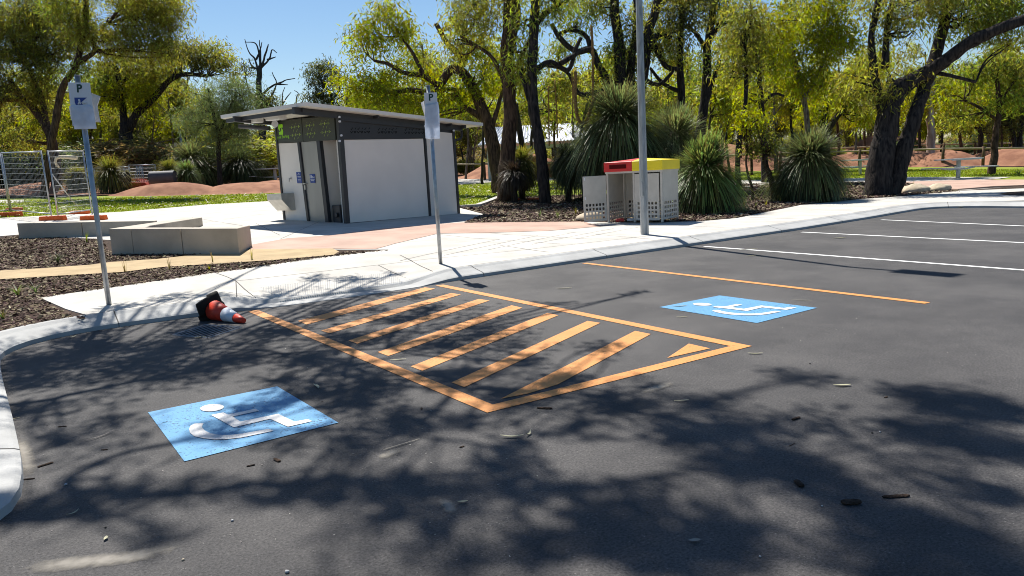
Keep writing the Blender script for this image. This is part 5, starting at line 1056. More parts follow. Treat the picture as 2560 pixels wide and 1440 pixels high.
grasstree((1690, 490), 25., 345, 85, 'grey green grass tree partly behind the yellow end of the bin lid', n=3200, up=1.3, upl=1.0)
grasstree((1762, 528), 20.6, 425, 82, 'bright green grass tree touching the right side of the bin enclosure', m=L_grassb, n=4200, up=1.6, upl=1.05)
grasstree((2025, 505), 23.2, 396, 84, 'neat dome shaped grass tree with an upright tuft on top', n=4600, up=.3, upl=1.0, droop=1.15)
grasstree((1305, 500), 27.2, 405, 44, 'small yellow topped grass tree on a thin black trunk between two gums', m=L_grassy, n=1600, up=.5)
grasstree((1285, 500), 26., 430, 40, 'low ragged grass tree leaning on the thick red brown trunk', m=L_skirt, n=700, up=.2)
for (x, y, d, cy, R, lab, m_) in ((276, 468, 40., 428, 44, 'yellow green grass tree left of the red jump ramps', L_grassy), (196, 470, 41., 440, 34, 'small pale grass tree seen through the mesh fence', L_grassy), (422, 466, 42., 425, 34, 'golden drooping grass tree right of the red jump ramps', L_grassy), (466, 466, 41., 428, 32, 'green spiky grass tree in front of the dark mass, beside the golden one', L_grassb), (478, 460, 46., 398, 62, 'big dark green grass tree behind the golden one', L_grasst), (520, 462, 46., 420, 42, 'grey green grass tree right of the big dark one', L_grasst), (600, 462, 46., 405, 52, 'dark broad grass tree left of the toilet block', L_grassd), (650, 462, 47., 425, 34, 'pale grass tree just left of the toilet block corner', L_grasst), (176, 400, 60., 385, 40, 'distant round grass tree top above the mesh fence', L_grasst)):
    grasstree((x, y), d, cy, R, lab, m=m_, n=1300, bw=.026)
# ------------------------------------------------------------------ bushland behind: proto trees copied with their parts
def proto(kind, m, seed):
    rs = np.random.default_rng(seed); t = thing('bush_tree', (0, 0, 0), 'x', 'tree'); mb = MB(); pts = []; H = 10.
    for s in range(1+seed % 3):
        lean_ = rs.normal(0, .9, 2); P = [np.array([rs.normal(0, .15), rs.normal(0, .15), -.3]), np.array([lean_[0]*.3, lean_[1]*.3, 2.6]), np.array([lean_[0]*.9, lean_[1]*.9, 5.2]), np.array([lean_[0]*1.5, lean_[1]*1.5, 8.2])]
        A, R = limb(mb, P, .19, .06, 7, .12, seed+s*5); pts += A[6:]
        for k in range(4):
            q = A[int(len(A)*(.35+.14*k))]; e = q+np.array([rs.normal(0, 1.6), rs.normal(0, 1.6), rs.uniform(.8, 2.2)]); B2, _ = limb(mb, [q, (q+e)/2+rs.normal(0, .25, 3), e], .08, .03, 5, .1, seed+k); pts += B2[3:]
    mb.build('trunk', [B_dark, B_brown, B_grey][seed % 3], t)
    pts = np.array(pts); cl = []
    for k in range(15):
        c = pts[rs.integers(len(pts))]+rs.normal(0, .55, 3)+np.array([0, 0, .5]); R = rs.uniform(.8, 1.5); u = rs.normal(0, 1, (30, 3)); u /= np.linalg.norm(u, axis=1, keepdims=True); cl.append(c+u*np.array([R, R, R*.65])*rs.uniform(.3, 1, (30, 1)))
    V, F = leaves(np.concatenate(cl), .42, 26, .32, .085, rng=rs); link('crown', npmesh('crown', V, F, m), t); return t
protos = [proto(0, m_, 20+i) for i, m_ in enumerate((L_olive, L_yel, L_mid, L_dark, L_olive, L_yel))]
def topy(px):
    xs = [-200, 200, 450, 560, 640, 700, 790, 850, 950, 1100, 1300, 1500, 1700, 1900, 2300, 2800]; ys = [150, 150, 175, 215, 265, 300, 280, 250, 180, 160, 190, 175, 190, 160, 130, 90]
    return float(np.interp(px, xs, ys))
used = set(); kk = 0
def WH(px): return 'at left behind the mesh fences' if px < 700 else 'seen over the toilet block roof' if px < 1200 else 'behind the central gum trunks' if px < 1800 else 'at right behind the red mounds'
KINDS = ['olive gum of the distant bushland behind the red earth mounds', 'yellow green gum of the distant bushland behind the red earth mounds', 'mid green gum of the distant bushland behind the red earth mounds', 'dark leaved gum of the distant bushland behind the red earth mounds']
KI = [0, 1, 2, 3, 0, 1]
rb = np.random.default_rng(5)
for row, d in enumerate((58., 70., 84., 100.)):
    px = -180+row*23
    while px < 2720:
        d = (58., 70., 84., 100.)[row]+(10 if px > 1750 else 0)
        ty = topy(px)+rb.uniform(-10, 60)+(0 if row > 1 else 30); dd = d+rb.uniform(-5, 5); p = W(px, 430, dd); z0 = zg(p[0], p[1]); h = W(px, ty, dd)[2]-z0
        if h > 2.6:
            i = int(rb.integers(6)) if rb.random() < .8 else 3; src = protos[i]; first = i not in used
            if first: r = src; used.add(i)
            else:
                r = src.copy(); COL.objects.link(r)
                for c in src.children: q = c.copy(); COL.objects.link(q); q.parent = r
            s = h/10.2; wx = max(.75, min(1.6, 6.5/h*.9))*s; r.location = (p[0], p[1], z0); r.scale = (wx, wx, s); r.rotation_euler = (0, 0, rb.uniform(0, 6.28)); r['label'] = ['olive', 'yellow green', 'mid green', 'dark leaved'][KI[i]]+' gum of the distant bushland '+WH(px); r['category'] = 'tree'; r['group'] = ['olive', 'yellow green', 'mid green', 'dark'][KI[i]]+' distant gums '+WH(px); kk += 1
        px += rb.uniform(46, 84)*(1.0 if row < 2 else .9)
print('BUSH', kk)
slim = [(1330, 36), (1385, 50), (1440, 52), (1530, 50), (1605, 36), (1700, 48), (1770, 38), (1850, 52), (1920, 50), (2010, 55), (2160, 58), (2220, 60), (2350, 60), (2500, 48), (1045, 46), (890, 56), (120, 52), (170, 58), (330, 62), (1100, 44), (1165, 47), (1205, 40), (1395, 38), (1425, 44), (1455, 40), (1500, 46), (1640, 42), (1668, 37), (1738, 45), (1800, 40), (1825, 46), (1880, 41), (1940, 44), (1975, 48), (2090, 52), (2135, 50), (2290, 55), (2400, 52), (2445, 57), (2530, 60), (232, 52), (258, 58), (385, 56), (405, 60), (425, 54), (470, 60), (20, 56), (60, 60), (1010, 50), (960, 54)]
def where(px): return 'left of the toilet block' if px < 700 else 'above the toilet block roof' if px < 1200 else 'between the main gum trunks' if px < 1500 else 'behind the lamp post and grass trees' if px < 1800 else 'above the leafy shrub tree' if px < 2150 else 'right of the huge trunk'
for i, (px, d) in enumerate(slim):
    rs = random.Random(i); top = rs.uniform(120, 210) if px > 1000 else rs.uniform(190, 260); a_ = rs.uniform(-18, 18); mx = px+rs.uniform(-10, 10)
    t = Tree((px, 430), float(d), 'slim dark gum sapling of the bushland '+where(px), 'tree', 'slim gum saplings '+where(px), 'slim_gum_tree', [B_dark, B_brown, B_grey][i % 3])
    t.limb([(px, 440), (mx, 360), (px+a_*.5, 290), (px+a_+rs.uniform(-8, 8), top+40), (px+a_*1.3, top-20)], rs.uniform(3.5, 6.5)*44/d, 2., True, 7, .16); t.limb([(px+a_*.5, 290), (px+a_*.5+rs.uniform(-40, 40), 250), (px+a_*.5+rs.uniform(-60, 60), 215)], 2.4, 1.2, sides=5)
    for k in range(4): t.blob(px+a_+rs.uniform(-45, 45), top+rs.uniform(-20, 120), rs.uniform(34, 58), rs.uniform(26, 42), .6, m=[L_yel, L_olive, L_mid][rs.randrange(3)], ll=.32, lw=.075, rc=.4)
    t.done()
# understorey bushes
def bushproto(m, seed):
    rs = np.random.default_rng(seed); t = thing('bush', (0, 0, 0), 'x', 'bush'); mb = MB()
    for k in range(7): e = rs.normal(0, .5, 3)+np.array([0, 0, 1.3]); mb.tube(smooth_poly([(0, 0, -.2), e*.5+rs.normal(0, .1, 3), e], 3), list(np.linspace(.035, .012, 7)), 5)
    mb.build('stems', B_dark, t); u = rs.normal(0, 1, (230, 3)); u /= np.linalg.norm(u, axis=1, keepdims=True); cl = u*rs.uniform(.4, 1, (230, 1))*np.array([1.15, 1.15, .85])+np.array([0, 0, .95]); cl = cl[cl[:, 2] > .05]
    V, F = leaves(cl, .22, 30, .20, .05, .2, rs); link('foliage', npmesh('foliage', V, F, m), t); return t
bps = [bushproto(L_mid, 1), bushproto(L_olive, 2), bushproto(L_dry, 3), bushproto(L_grey, 4)]; ub = set(); BK = ['mid green', 'olive', 'dry brown', 'grey green']
for row, d in enumerate((52., 64., 92.)):
    px = -160+row*17
    while px < 2700:
        dd = d+rb.uniform(-4, 4)+(16 if px > 1700 else 0); p = W(px, 430, dd); i = int(rb.integers(4)); src = bps[i]
        if i not in ub: r = src; ub.add(i)
        else:
            r = src.copy(); COL.objects.link(r)
            for c in src.children: q = c.copy(); COL.objects.link(q); q.parent = r
        s = rb.uniform(.8, 1.5)*(1.1 if px < 1100 else .7)*(1.7 if row == 2 else 1); r.location = (p[0], p[1], zg(p[0], p[1])); r.scale = (s*1.5, s*1.5, s); r.rotation_euler = (0, 0, rb.uniform(0, 6.28)); r['label'] = BK[i]+' bush of the undergrowth '+WH(px); r['category'] = 'bush'; r['group'] = BK[i]+' undergrowth bushes '+WH(px)
        px += rb.uniform(60, 110)
#@@PART4
def inpoly(P, x, y):
    P = np.array(P); c = np.zeros(len(x), bool); j = len(P)-1
    for i in range(len(P)):
        xi, yi = P[i]; xj, yj = P[j]; m = ((yi > y) != (yj > y)) & (x < (xj-xi)*(y-yi)/(yj-yi+1e-12)+xi); c ^= m; j = i
    return c
# ------------------------------------------------------------------ the big gum that shades the bays: trunk left of the view, crown overhead
def lift(px, py, H, z=0.):
    g0 = Gz(px, py, z) if z == 0 else G(px, py); return g0+SD*(H/SD[2])
def lift_safe(px, py, H, r=0.):
    while H < 16:
        p = lift(px, py, H); q = proj(p-z3*(r+.35)); 
        if q[1] < -40 or q[0] < -80 or q[2] < 0: return p, H
        H += .25
    return p, H
ot = Tree((-6.2, 2.6, 0), 10., 'large gum at the left of the lot whose leafy crown spreads over the parking bays', world=True); ot.bk = B_brown
def wl(P, r0, r1, sides=9): 
    A, R = limb(ot.mb, [np.array(p, float) for p in P], r0, r1, sides, .08, len(ot.pts)*.01); ot.pts += list(zip(A, R)); return A
wl([(-6.2, 2.6, .0), (-6.3, 2.5, 1.8), (-5.9, 2.4, 3.6), (-5.4, 2.2, 5.2)], .34, .24, 14)
def shadow_limb(px, H, r0, r1, root):
    P = [lift_safe(x, y, H)[0] for x, y in px]; wl([root]+P, r0, r1)
shadow_limb([(-60, 1022), (180, 985), (330, 955), (420, 945), (520, 912), (700, 884), (960, 872)], 6.6, .055, .02, (-5.4, 2.2, 5.2))
shadow_limb([(60, 905), (250, 880), (420, 872), (640, 876), (860, 905)], 6.2, .04, .015, (-5.4, 2.2, 5.0))
shadow_limb([(-60, 1290), (170, 1194), (282, 1142), (435, 1108), (640, 1080), (900, 1075), (1200, 1110)], 8.0, .05, .02, (-5.5, 2.3, 5.4))
shadow_limb([(-40, 1305), (200, 1228), (420, 1238), (640, 1215), (900, 1200), (1300, 1230), (1700, 1180), (2100, 1130), (2420, 1050)], 8.8, .05, .02, (-5.4, 2.2, 5.6))
shadow_limb([(700, 884), (960, 960), (1300, 975), (1500, 1010), (1750, 1060), (2000, 1090)], 7.4, .035, .015, tuple(lift_safe(700, 884, 6.6)[0]))
wl([(-5.4, 2.2, 5.2), (-6.8, 1.2, 7.0), (-7.6, .4, 8.8)], .16, .06); wl([(-5.5, 2.3, 5.4), (-6.0, 3.6, 7.5), (-6.4, 4.8, 9.)], .14, .05)
SB = [(120, 905, 150, 1., 6.2), (330, 915, 150, 1., 6.2), (60, 960, 90, .8, 6.4), (470, 940, 110, .9, 6.6), (590, 900, 90, .8, 6.4), (500, 830, 90, .9, 6), (260, 870, 90, .9, 6.2), (420, 870, 90, .8, 6.2),
      (700, 830, 80, .9, 6.2), (820, 790, 70, .8, 6.2), (900, 850, 100, 1., 6.4), (1010, 800, 70, .8, 6.4), (1120, 870, 90, .8, 6.6), (1080, 770, 60, .7, 6.2), (1240, 830, 70, .6, 6.8), (760, 900, 90, .9, 6.4), (660, 960, 60, .5, 6.6), (700, 750, 40, .4, 6.), (890, 715, 55, .6, 6.), (1320, 900, 70, .8, 6.8), (1400, 760, 45, .4, 6.8), (1590, 735, 35, .5, 6.8), (1510, 870, 60, .6, 6.8),
      (960, 960, 100, .8, 6.8), (1130, 950, 110, 1., 6.8), (1290, 990, 110, 1., 7.), (1430, 950, 80, .9, 7.), (880, 1010, 90, 1., 7.), (1010, 1060, 110, 1., 7.2), (1180, 1060, 90, .8, 7.4), (780, 985, 70, .8, 6.8), (1560, 1010, 90, .9, 7.6), (1470, 1080, 80, .7, 7.8), (1650, 960, 60, .5, 7.4), (1340, 1120, 80, .6, 7.8), (700, 1110, 60, .4, 7.6), (860, 1120, 70, .6, 7.6),
      (2030, 945, 70, .9, 8.), (2400, 1010, 130, 1.1, 8.6), (2530, 1030, 110, 1.1, 8.6), (2280, 985, 70, .7, 8.4), (2420, 1110, 120, .8, 8.8), (2560, 1130, 110, 1., 8.8), (2250, 1070, 70, .6, 8.6), (1790, 1010, 90, .8, 8.2), (1900, 1070, 110, .9, 8.4), (1740, 1100, 120, 1.1, 8.4), (1850, 1160, 130, 1.2, 8.6), (2000, 1210, 120, 1.1, 8.8), (1960, 1130, 80, .8, 8.6),
      (700, 1225, 120, .8, 8.4), (880, 1230, 120, 1.1, 8.4), (1050, 1225, 130, 1.1, 8.4), (1250, 1190, 110, 1., 8.4), (1380, 1240, 90, .7, 8.6), (980, 1290, 90, .6, 8.8), (520, 1225, 90, .6, 8.2), (260, 1255, 100, .6, 8.), (80, 1275, 90, .8, 8.), (420, 1330, 70, .3, 8.6), (1090, 1330, 80, .6, 8.8), (1500, 1330, 150, 1.1, 9.), (1650, 1270, 90, .9, 9.), (1350, 1400, 130, .9, 9.2), (1650, 1400, 160, 1.2, 9.2), (1820, 1330, 130, 1.2, 9.), (2200, 1290, 120, 1.1, 9.), (2350, 1350, 150, 1.2, 9.2), (2200, 1420, 130, 1., 9.4), (2500, 1420, 150, 1.1, 9.4), (2480, 1250, 90, .8, 9.), (1900, 1430, 110, .9, 9.4), (2100, 1180, 70, .6, 8.8), (1150, 1430, 90, .6, 9.2),
      (620, 1030, 90, .45, 7.), (700, 1010, 60, .7, 7.), (560, 1090, 60, .25, 7.4), (20, 1050, 60, .5, 6.8), (150, 1090, 60, .3, 7.), (300, 800, 60, .7, 6.), (430, 775, 60, .6, 6.), (230, 830, 50, .7, 6.), (540, 770, 50, .6, 6.), (180, 850, 60, .8, 6.), (790, 715, 45, .5, 6.), (930, 735, 50, .6, 6.), (990, 700, 35, .4, 6.), (640, 700, 30, .3, 6.)]
for (x, y, rx, dn_, H) in SB:
    g0 = Gz(x, y, 0); k = np.linalg.norm(g0-C0)/FPX; r = rx*k*.92; c, H = lift_safe(x, y, H, r*.4); ll, lw = .15, .036
    nl = dn_*math.pi*r*r/(ll*lw*.30)*2.6; per = 16; nc = max(4, int(nl/per)); u = RNG.normal(0, 1, (nc, 3)); u /= np.linalg.norm(u, axis=1, keepdims=True); u *= RNG.uniform(0, 1, (nc, 1))**.5
    cl = c+u*np.array([r, r, max(.25, r*.5)]); ot._leaf(cl, max(.07, min(.22, r*.35)), per, ll, lw, L_mid, .04)
FP = [(0, 880), (450, 800), (700, 740), (1000, 720), (1200, 760), (1480, 880), (1600, 980), (2000, 1050), (2250, 970), (2560, 990), (2600, 1440), (900, 1440), (700, 1300), (0, 1290)]
FP = zp(FP); A_ = np.array(FP); lo, hi = A_.min(0), A_.max(0); q = RNG.uniform(lo, hi, (int(24*(hi-lo).prod()), 2)); q = q[inpoly(FP, q[:, 0], q[:, 1])]
cl = []
for x, y in q:
    pp = proj((x, y, 0))
    if mnoise.noise(Vector((x*1.1, y*1.1, 3.))) < (-.14 if not (330 < pp[0] < 760 and 960 < pp[1] < 1200) else .25): continue
    if 1400 < pp[0] < 1720 and 1090 < pp[1] < 1240 or 1930 < pp[0] < 2130 and 1290 < pp[1] < 1440: continue
    H = 6.3+max(0, pp[1]-900)/540*2.8; c, H = lift_safe(pp[0], pp[1], H+RNG.uniform(-.1, .8), .3); cl.append(c+RNG.normal(0, .05, 3))
ot._leaf(np.array(cl), .13, 17, .15, .036, L_mid, .03)
for c, R in (((-6.5, 4.5, 9), 1.8), ((-7.4, 1., 8.6), 1.8), ((-5.4, .6, 7.6), 1.5), ((-8.5, 3, 7.5), 1.6), ((-5.8, 3, 9.8), 1.6)):
    u = RNG.normal(0, 1, (160, 3)); u /= np.linalg.norm(u, axis=1, keepdims=True); ot._leaf(np.array(c)+u*R*RNG.uniform(.3, 1, (160, 1))*np.array([1, 1, .7]), .3, 20, .15, .038, L_olive, .2)
ot.done()
# shade dapple on the footpath at left comes from the same crown's back side
# ------------------------------------------------------------------ mulch chips, lawn litter, path grit
def scatter(name, polys, n, size, m, dz, label, cat, excl=(), asp=.32, thick=.25, tilt=.5, big=None):
    xs = []; 
    for P in polys:
        A = np.array(P); lo, hi = A.min(0), A.max(0); ar = .5*abs(sum(A[i-1][0]*A[i][1]-A[i][0]*A[i-1][1] for i in range(len(A)))); k = int(n*ar*1.0)
        q = RNG.uniform(lo, hi, (int(k*(hi-lo).prod()/max(ar, .01)), 2)); q = q[inpoly(P, q[:, 0], q[:, 1])]
        for e in excl: q = q[~inpoly(e, q[:, 0], q[:, 1])]
        xs.append(q)
    q = np.concatenate(xs); N_ = len(q); z = np.array([zg(a, b2) for a, b2 in q])+dz; a = RNG.uniform(0, 2*math.pi, N_); L_ = size*RNG.uniform(.5, 1.5, (N_, 1)); d = np.stack([np.cos(a), np.sin(a), RNG.normal(0, tilt*.5, N_)], 1)*L_*.5; s = np.stack([-np.sin(a), np.cos(a), RNG.normal(0, tilt, N_)], 1)*L_*asp*.5
    p = np.stack([q[:, 0], q[:, 1], z+RNG.uniform(0, size*thick, N_)], 1); V = np.stack([p-d*.9-s, p+d-s*.5, p+d*.8+s, p-d+s*.6], 1).reshape(-1, 3); o = link(name, npmesh(name, V, np.arange(len(V)).reshape(-1, 4), m)); tag(o, label, cat, None, 'stuff'); return N_
mleft = kin[:i0+1]+gp((100, 747), (600, 675), (835, 641), (640, 622), (560, 640), (280, 640), (0, 660))
sand_p = gp((-200, 690), (0, 680), (106, 674), (227, 665), (280, 658), (390, 651), (496, 639), (602, 633), (627, 626), (832, 624), (848, 632), (835, 640), (700, 652), (640, 656), (531, 663), (407, 671), (301, 684), (177, 691), (0, 702), (-200, 712))
c1 = gp((205, 800), (100, 748), (600, 677), (835, 643), (975, 628), (848, 632), (835, 640), (700, 652), (640, 656), (531, 663), (407, 671), (301, 684), (177, 691), (0, 702), (-150, 712))+[(-5.5, 3.)]+[(-5.5, .4), (-2.9, -1.)]+[p for p in kin[:i0+1] if p[1] > -1]
c2 = gp((-150, 690), (0, 679), (106, 673), (227, 664), (280, 657), (390, 650), (496, 638), (600, 634), (560, 634), (280, 638), (255, 600), (47, 590), (0, 598), (-150, 602))
c3 = gp((1150, 521), (1195, 520), (1241, 500), (1340, 492), (1500, 487), (1700, 478), (1850, 462), (1960, 460), (2150, 457), (2240, 458), (2305, 464), (2308, 473), (2394, 479), (2400, 480), (2240, 493), (2150, 499), (2000, 514), (1840, 547), (1745, 555), (1450, 556), (1160, 559), (1213, 537))
M_chipl = mat('bark chips pale', (.34, .27, .20), .9, .1, var=.2, vscale=3, isl=.7)
print('CHIPS', scatter('mulch_chips', [c1, c2], 700, .055, M_chip, .010, 'loose dark bark mulch chips covering the garden beds at left', 'mulch', tilt=.5), scatter('mulch_chips', [c1, c2], 170, .05, M_chipl, .018, 'pale bark flakes scattered over the dark mulch at left', 'mulch', tilt=.4),
      scatter('mulch_chips', [c3], 210, .085, M_chip, .028, 'loose dark bark mulch chips covering the bed under the gums', 'mulch', tilt=.6), scatter('mulch_chips', [c3], 75, .085, M_chipl, .036, 'pale bark flakes scattered over the mulch under the gums', 'mulch', tilt=.5))
lawnA = gp((-100, 508), (250, 496), (685, 484), (690, 503), (520, 513), (300, 530), (-100, 552)); lawnB = gp((1145, 464), (1400, 456), (1400, 484), (1240, 497), (1150, 518))
M_leafl = mat('fallen leaf', (.50, .46, .30), .7, .2, var=.15, isl=.5)
scatter('fallen_leaves', [lawnA, lawnB], 7, .11, M_leafl, .05, 'pale fallen gum leaves scattered over the lawn', 'fallen leaves', tilt=.4)
M_blade = mat('lawn blade', (.21, .26, .028), .8, .2, col2=(.10, .15, .014), vscale=2, trans=.3, isl=.4)
def tufts(name, polys, n, h, m, label, dz=0.):
    xs = []
    for P in polys:
        A = np.array(P); lo, hi = A.min(0), A.max(0); q = RNG.uniform(lo, hi, (int(n*(hi-lo).prod()), 2)); xs.append(q[inpoly(P, q[:, 0], q[:, 1])])
    q = np.concatenate(xs); N_ = len(q); z = np.array([zg(a, b2) for a, b2 in q])+dz; p = np.stack([q[:, 0], q[:, 1], z], 1); a = RNG.uniform(0, 6.28, N_); s = np.stack([np.cos(a), np.sin(a), 0*a], 1)*h*.35; tpt = p+np.stack([RNG.normal(0, h*.4, N_), RNG.normal(0, h*.4, N_), RNG.uniform(.5, 1.2, N_)*h], 1)
    V = np.stack([p-s, p+s, tpt], 1).reshape(-1, 3); o = link(name, npmesh(name, V, np.arange(len(V)).reshape(-1, 3), m)); tag(o, label, 'grass', None, 'stuff')
tufts('grass', [lawnA, lawnB, gp((1830, 452), (2165, 444), (2560, 441), (2560, 424), (2165, 424), (1830, 436))], 130, .055, M_blade, 'short green lawn grass growing between the footpath and earth track')
scatter('path_grit', [gp((0, 1440), (2560, 1440), (2560, 700), (1400, 760), (0, 900))], 14, .007, mat('grit', (.35, .33, .30), .9, .1, isl=.6), -.118, 'pale gravel crumbs strewn over the asphalt', 'gravel', asp=.8, tilt=.3)
# ------------------------------------------------------------------ bark pieces, leaves, twigs on the asphalt
M_bark = mat('loose bark', (.075, .050, .036), .95, .1, col2=(.022, .017, .014), vscale=30, bump=.8, bscale=60)
def barkpiece(px, py, ln, wd, ang, lab, m=M_bark, hh=.5):
    p = Gz(px, py); X = np.array([math.cos(ang), math.sin(ang), 0]); Y = np.cross(z3, X); vs = []; n = 9; ln *= .62; wd *= .62
    for i in range(n+1):
        u = i/n*2-1
        for j in range(8):
            a = 2*math.pi*j/8; k = (1-abs(u)**7*.35)*(1+.3*mnoise.noise(Vector((i*.7, j*.9, px)))); vs.append(p+X*ln*.5*u*(1+.05*mnoise.noise(Vector((j*.8, px, i))))+Y*(wd*.5*math.cos(a)*k)+z3*(wd*hh*.5*(math.sin(a)*k+1)))
    fs = [(i*8+j, (i+1)*8+j, (i+1)*8+(j+1) % 8, i*8+(j+1) % 8) for i in range(n) for j in range(8)]+[tuple(range(8))[::-1], tuple(n*8+j for j in range(8))]
    tag(MB().add(vs, fs).build('bark_piece', m), lab, 'bark piece', 'bark pieces fallen on the asphalt')
r_ = np.radians
for a in ((693, 1152, .10, .035, r_(100), 'splintered dark bark piece standing up just below the blue square'), (627, 1165, .07, .022, r_(-10), 'small pale edged bark chip left of the splintered piece'), (1362, 1022, .16, .035, r_(-50), 'long grey bark strip right of the orange corner'), (1990, 1048, .11, .035, r_(0), 'short dark bark lump in the middle right sunlight'), (1998, 1212, .11, .05, r_(60), 'grey bark piece lying in the dark shade'), (2128, 1260, .13, .065, r_(-35), 'fat blocky dark bark chunk at lower right'), (2240, 1243, .19, .035, r_(-33), 'long brown bark stick beside the blocky chunk'), (114, 1163, .13, .03, r_(20), 'brown split bark piece near the left kerb end'), (68, 1199, .12, .02, r_(-25), 'thin black bark piece touching the left kerb'), (156, 1067, .09, .02, r_(-30), 'small flat bark piece high on the left asphalt'), (261, 1125, .06, .018, r_(-30), 'tiny dark bark sliver left of the blue square'), (412, 1057, .045, .02, r_(-30), 'small black chip on the blue painted square'), (1155, 1118, .05, .02, r_(10), 'tiny black bark chip in the central shade'), (1054, 1022, .05, .02, r_(60), 'tiny dark bark fleck left of the orange corner'), (2215, 994, .05, .02, r_(0), 'tiny dark bark fleck at right in the shade edge'), (805, 1005, .02, .012, 0., 'dot sized bark fleck right of blue square'), (1980, 1112, .10, .008, r_(5), 'thin grey twig in the lower right shade')):
    barkpiece(*a)
def leafp(px, py, ln, wd, ang, lab, curl=.2, col=(.42, .40, .26), bend=.3):
    p = Gz(px, py); X = np.array([math.cos(ang), math.sin(ang), 0]); Y = np.cross(z3, X); n = 12; vs = []; ln *= .8; wd *= .8
    for i in range(n+1):
        u = i/n; w_ = wd*math.sin(math.pi*min(1, u*.96+.02))**.8*.5; c = p+X*ln*(u-.5)+Y*bend*ln*((u-.5)**2-.1)+z3*(.006+curl*ln*abs(u-.5)**2)
        vs += [c-Y*w_+z3*w_*.4, c, c+Y*w_+z3*w_*.4]
    fs = [(3*i+j, 3*i+3+j, 3*i+4+j, 3*i+1+j) for i in range(n) for j in (0, 1)]; vs2 = [tuple(np.array(v)+z3*.0015) for v in vs]; k = len(vs)
    me = MB().add(vs+vs2, fs+[tuple(k+i for i in f[::-1]) for f in fs], True); tag(me.build('gum_leaf', mat('dry leaf %.2f' % col[0], col, .6, .3, var=.12, vscale=20)), lab, 'leaf', 'gum leaves fallen on the asphalt')
for a in ((1280, 1094, .17, .028, r_(-40), 'long curled cream leaf in the centre foreground', .25), (1322, 1088, .09, .018, r_(30), 'hooked pale leaf tip touching the long cream leaf', .9), (2106, 966, .14, .035, r_(-38), 'broad cream leaf on sunny asphalt at right', .15), (1704, 1004, .12, .018, r_(-30), 'thin cream leaf below the orange zone end', .1), (1888, 886, .14, .022, r_(-45), 'pale leaf at the sharp orange corner on the right', .2), (995, 901, .17, .022, r_(-33), 'white leaf between the orange stripes', .1), (792, 968, .18, .028, r_(85), 'pale leaf upright beside the right end of blue square', .1), (1005, 1113, .30, .008, r_(5), 'very long thin pale stalk in the centre', .0, (.30, .27, .22), .05), (882, 804, .15, .018, r_(-25), 'pale curled leaf on the second orange stripe', .5), (1737, 1356, .06, .03, r_(-30), 'small yellow green leaf in deep shade at bottom', .3, (.30, .34, .08)), (252, 1092, .26, .01, r_(30), 'bent grey twig left of the blue square', .1, (.14, .12, .11), .4), (28, 1050, .15, .02, r_(-40), 'cream leaf against the left kerb', .3), (183, 1286, .08, .012, r_(30), 'small curled leaf on lower left asphalt', .5), (265, 1349, .05, .02, r_(70), 'tiny tan leaf near the bottom left', .2), (1157, 1258, .06, .02, r_(-30), 'small white leaf scrap in lower centre', .3), (1700, 767, .20, .02, r_(-30), 'thin white leaf left of the second blue square', .1), (1705, 794, .14, .016, r_(-35), 'thin pale leaf just below the second blue square corner', .1), (2005, 752, .25, .014, r_(-55), 'forked pale twig above the second blue square', .0), (1870, 624, .45, .03, r_(-30), 'long pale leaf near the first white line', .0), (1885, 640, .3, .03, r_(-30), 'small pale leaf just below the first white line', .0), (2100, 596, .35, .05, r_(-30), 'pale leaf beside the second white line', .1), (2415, 519, .5, .09, r_(-30), 'white leaf by the far kerb', .1), (1410, 722, .25, .03, r_(-40), 'pale leaf above the orange zone in the sun', .1), (500, 845, .15, .03, r_(-30), 'white leaf beside the drain grate', .1), (182, 844, .12, .03, r_(30), 'white curled leaf by the left kerb', .4)):
    leafp(a[0], a[1], a[2], a[3], a[4], a[5], a[6], *(a[7:]))
def pebble(px, py, r, lab, m=M_rock):
    p = Gz(px, py); vs = []; n1, n2 = 8, 6; r *= .5
    for i in range(n2+1):
        for j in range(n1):
            th, ph = math.pi*i/n2, 2*math.pi*j/n1; d = np.array([math.sin(th)*math.cos(ph), math.sin(th)*math.sin(ph), math.cos(th)*.7]); vs.append(p+d*r*(1+.35*mnoise.noise(Vector(d*1.7)+Vector((px, py, 0)))) + z3*r*.6)
    tag(MB().add(vs, [(i*n1+j, (i+1)*n1+j, (i+1)*n1+(j+1) % n1, i*n1+(j+1) % n1) for i in range(n2) for j in range(n1)], True).build('pebble', m), lab, 'pebble', 'pebbles on the asphalt')
M_peb = mat('pale pebble', (.42, .42, .42), .8, .2, var=.1); M_pebd = mat('dark pebble', (.06, .055, .05), .8, .2, var=.1)
for a in ((165, 1213, .016, 'whitish pebble left, in the shade below the kerb end', M_peb), (581, 1303, .014, 'pale pebble below the blue square in the sun', M_peb), (718, 1432, .018, 'grey pebble at the very bottom edge', M_peb), (264, 1320, .010, 'small black pebble on the lower left asphalt', M_pebd), (1900, 1393, .010, 'white pebble in the bottom shade', M_peb), (2180, 1083, .012, 'left of two small pebbles at right', M_pebd), (2200, 1081, .012, 'right of two small pebbles at right', M_peb), (458, 1401, .012, 'tan pebble beside the cement stain', M_rock), (2055, 1266, .010, 'pale pebble left of the blocky bark chunk', M_peb), (2025, 910, .012, 'dark pebble out on the sunny asphalt', M_pebd)): pebble(*a)
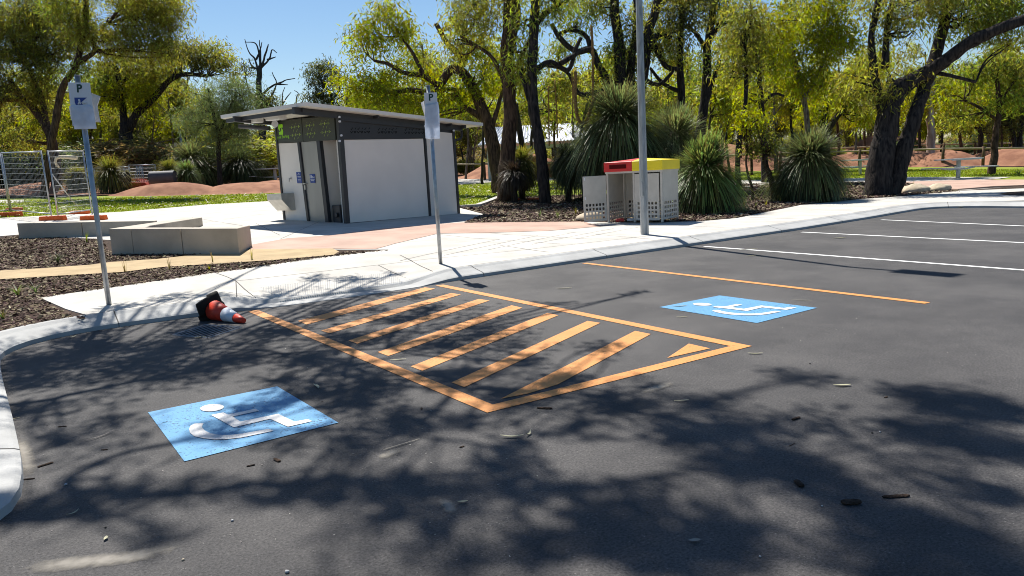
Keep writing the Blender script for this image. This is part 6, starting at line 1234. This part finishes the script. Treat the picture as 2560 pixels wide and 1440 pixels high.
# ------------------------------------------------------------------ small plants
def plant(px, py, h, n, m, lab, wd=.012, spread=.5, grp=None, nm='grass_clump', cat='plant'):
    p = G(px, py); p[2] += .02; vs = []; fs = []
    for k in range(n):
        a = RNG.uniform(0, 6.28); d = np.array([math.cos(a)*spread, math.sin(a)*spread, 1.]); L_ = h*RNG.uniform(.5, 1.1); s = np.array([-math.sin(a), math.cos(a), 0])*wd/2; b0 = len(vs); st = p+np.array([math.cos(a), math.sin(a), 0])*h*.08*RNG.random()
        for i in range(4): u = i/3; q = st+d*L_*u*np.array([u*RNG.uniform(.6, 1.2), u*RNG.uniform(.6, 1.2), 1-.2*u]); vs += [q-s*(1-u*.9), q+s*(1-u*.9)]
        fs += [(b0+2*i, b0+2*i+1, b0+2*i+3, b0+2*i+2) for i in range(3)]
    tag(MB().add(vs, fs).build(nm, m), lab, cat, grp)
for (x, y, h, n, m_, lab, sp_) in ((308, 636, .22, 26, L_grassd, 'blue green grass tuft against the front corner of the seat wall', .5), (217, 608, .30, 14, L_yel, 'slim yellow green seedling in the mulch before the back wall', .25), (145, 660, .22, 34, L_grassd, 'low dark green weed patch on the mulch at left', .9), (313, 683, .28, 9, L_dry, 'dry straw stalk on the sand strip left of centre', .2), (425, 676, .28, 9, L_dry, 'dry straw stalk on the sand strip, middle one', .2), (533, 658, .28, 9, L_dry, 'dry straw stalk on the sand strip, third from left', .2), (630, 652, .28, 9, L_dry, 'dry straw stalk close to the seat wall end', .2), (524, 678, .12, 14, L_yel, 'small lime green sprout in the narrow mulch strip', .4), (45, 742, .2, 30, L_grassb, 'green weed sprawling on mulch at the left edge', 1.), (8, 802, .15, 20, L_grassb, 'small green weed at the far left above the kerb', .7), (90, 735, .18, 16, L_grass if False else L_grey, 'grey green weed beside the path corner', 1.),
                                (1350, 545, .30, 20, L_grasst, 'grass clump at mulch edge left of the bin door, leftmost', .4), (1395, 548, .34, 26, L_grassb, 'bright grass clump at mulch edge left of the bin door, middle', .4), (1440, 538, .26, 18, L_grassy, 'yellowish grass clump nearest the open bin door', .4), (1805, 532, .22, 14, L_grassy, 'yellow grass clump right of the bright grass tree', .4), (1860, 520, .26, 16, L_grassy, 'yellow green grass clump under the leafy shrub', .4), (1890, 520, .22, 14, L_grassb, 'green grass clump right of the shrub shade', .4), (1915, 516, .26, 14, L_grassy, 'straw grass clump beside the curved shrub stem', .4), (1950, 508, .26, 14, L_grassy, 'straw grass clump left of the dome shaped grass tree', .4), (2112, 485, .34, 16, L_grassy, 'lone grass clump right of the dome shaped grass tree', .4), (2245, 480, .4, 16, L_grassb, 'grass clump at the right foot of the huge trunk', .4), (2280, 470, .4, 14, L_grassy, 'grass clump behind the flat boulder', .4), (2200, 448, .35, 14, L_grassb, 'leafy sprout growing on the huge dark trunk', .5), (2545, 440, .5, 60, L_grassb, 'spreading green ground cover at the right edge', 1.2)):
    plant(x, y, h, n, m_, lab, .012, sp_, 'small plants in the garden beds')
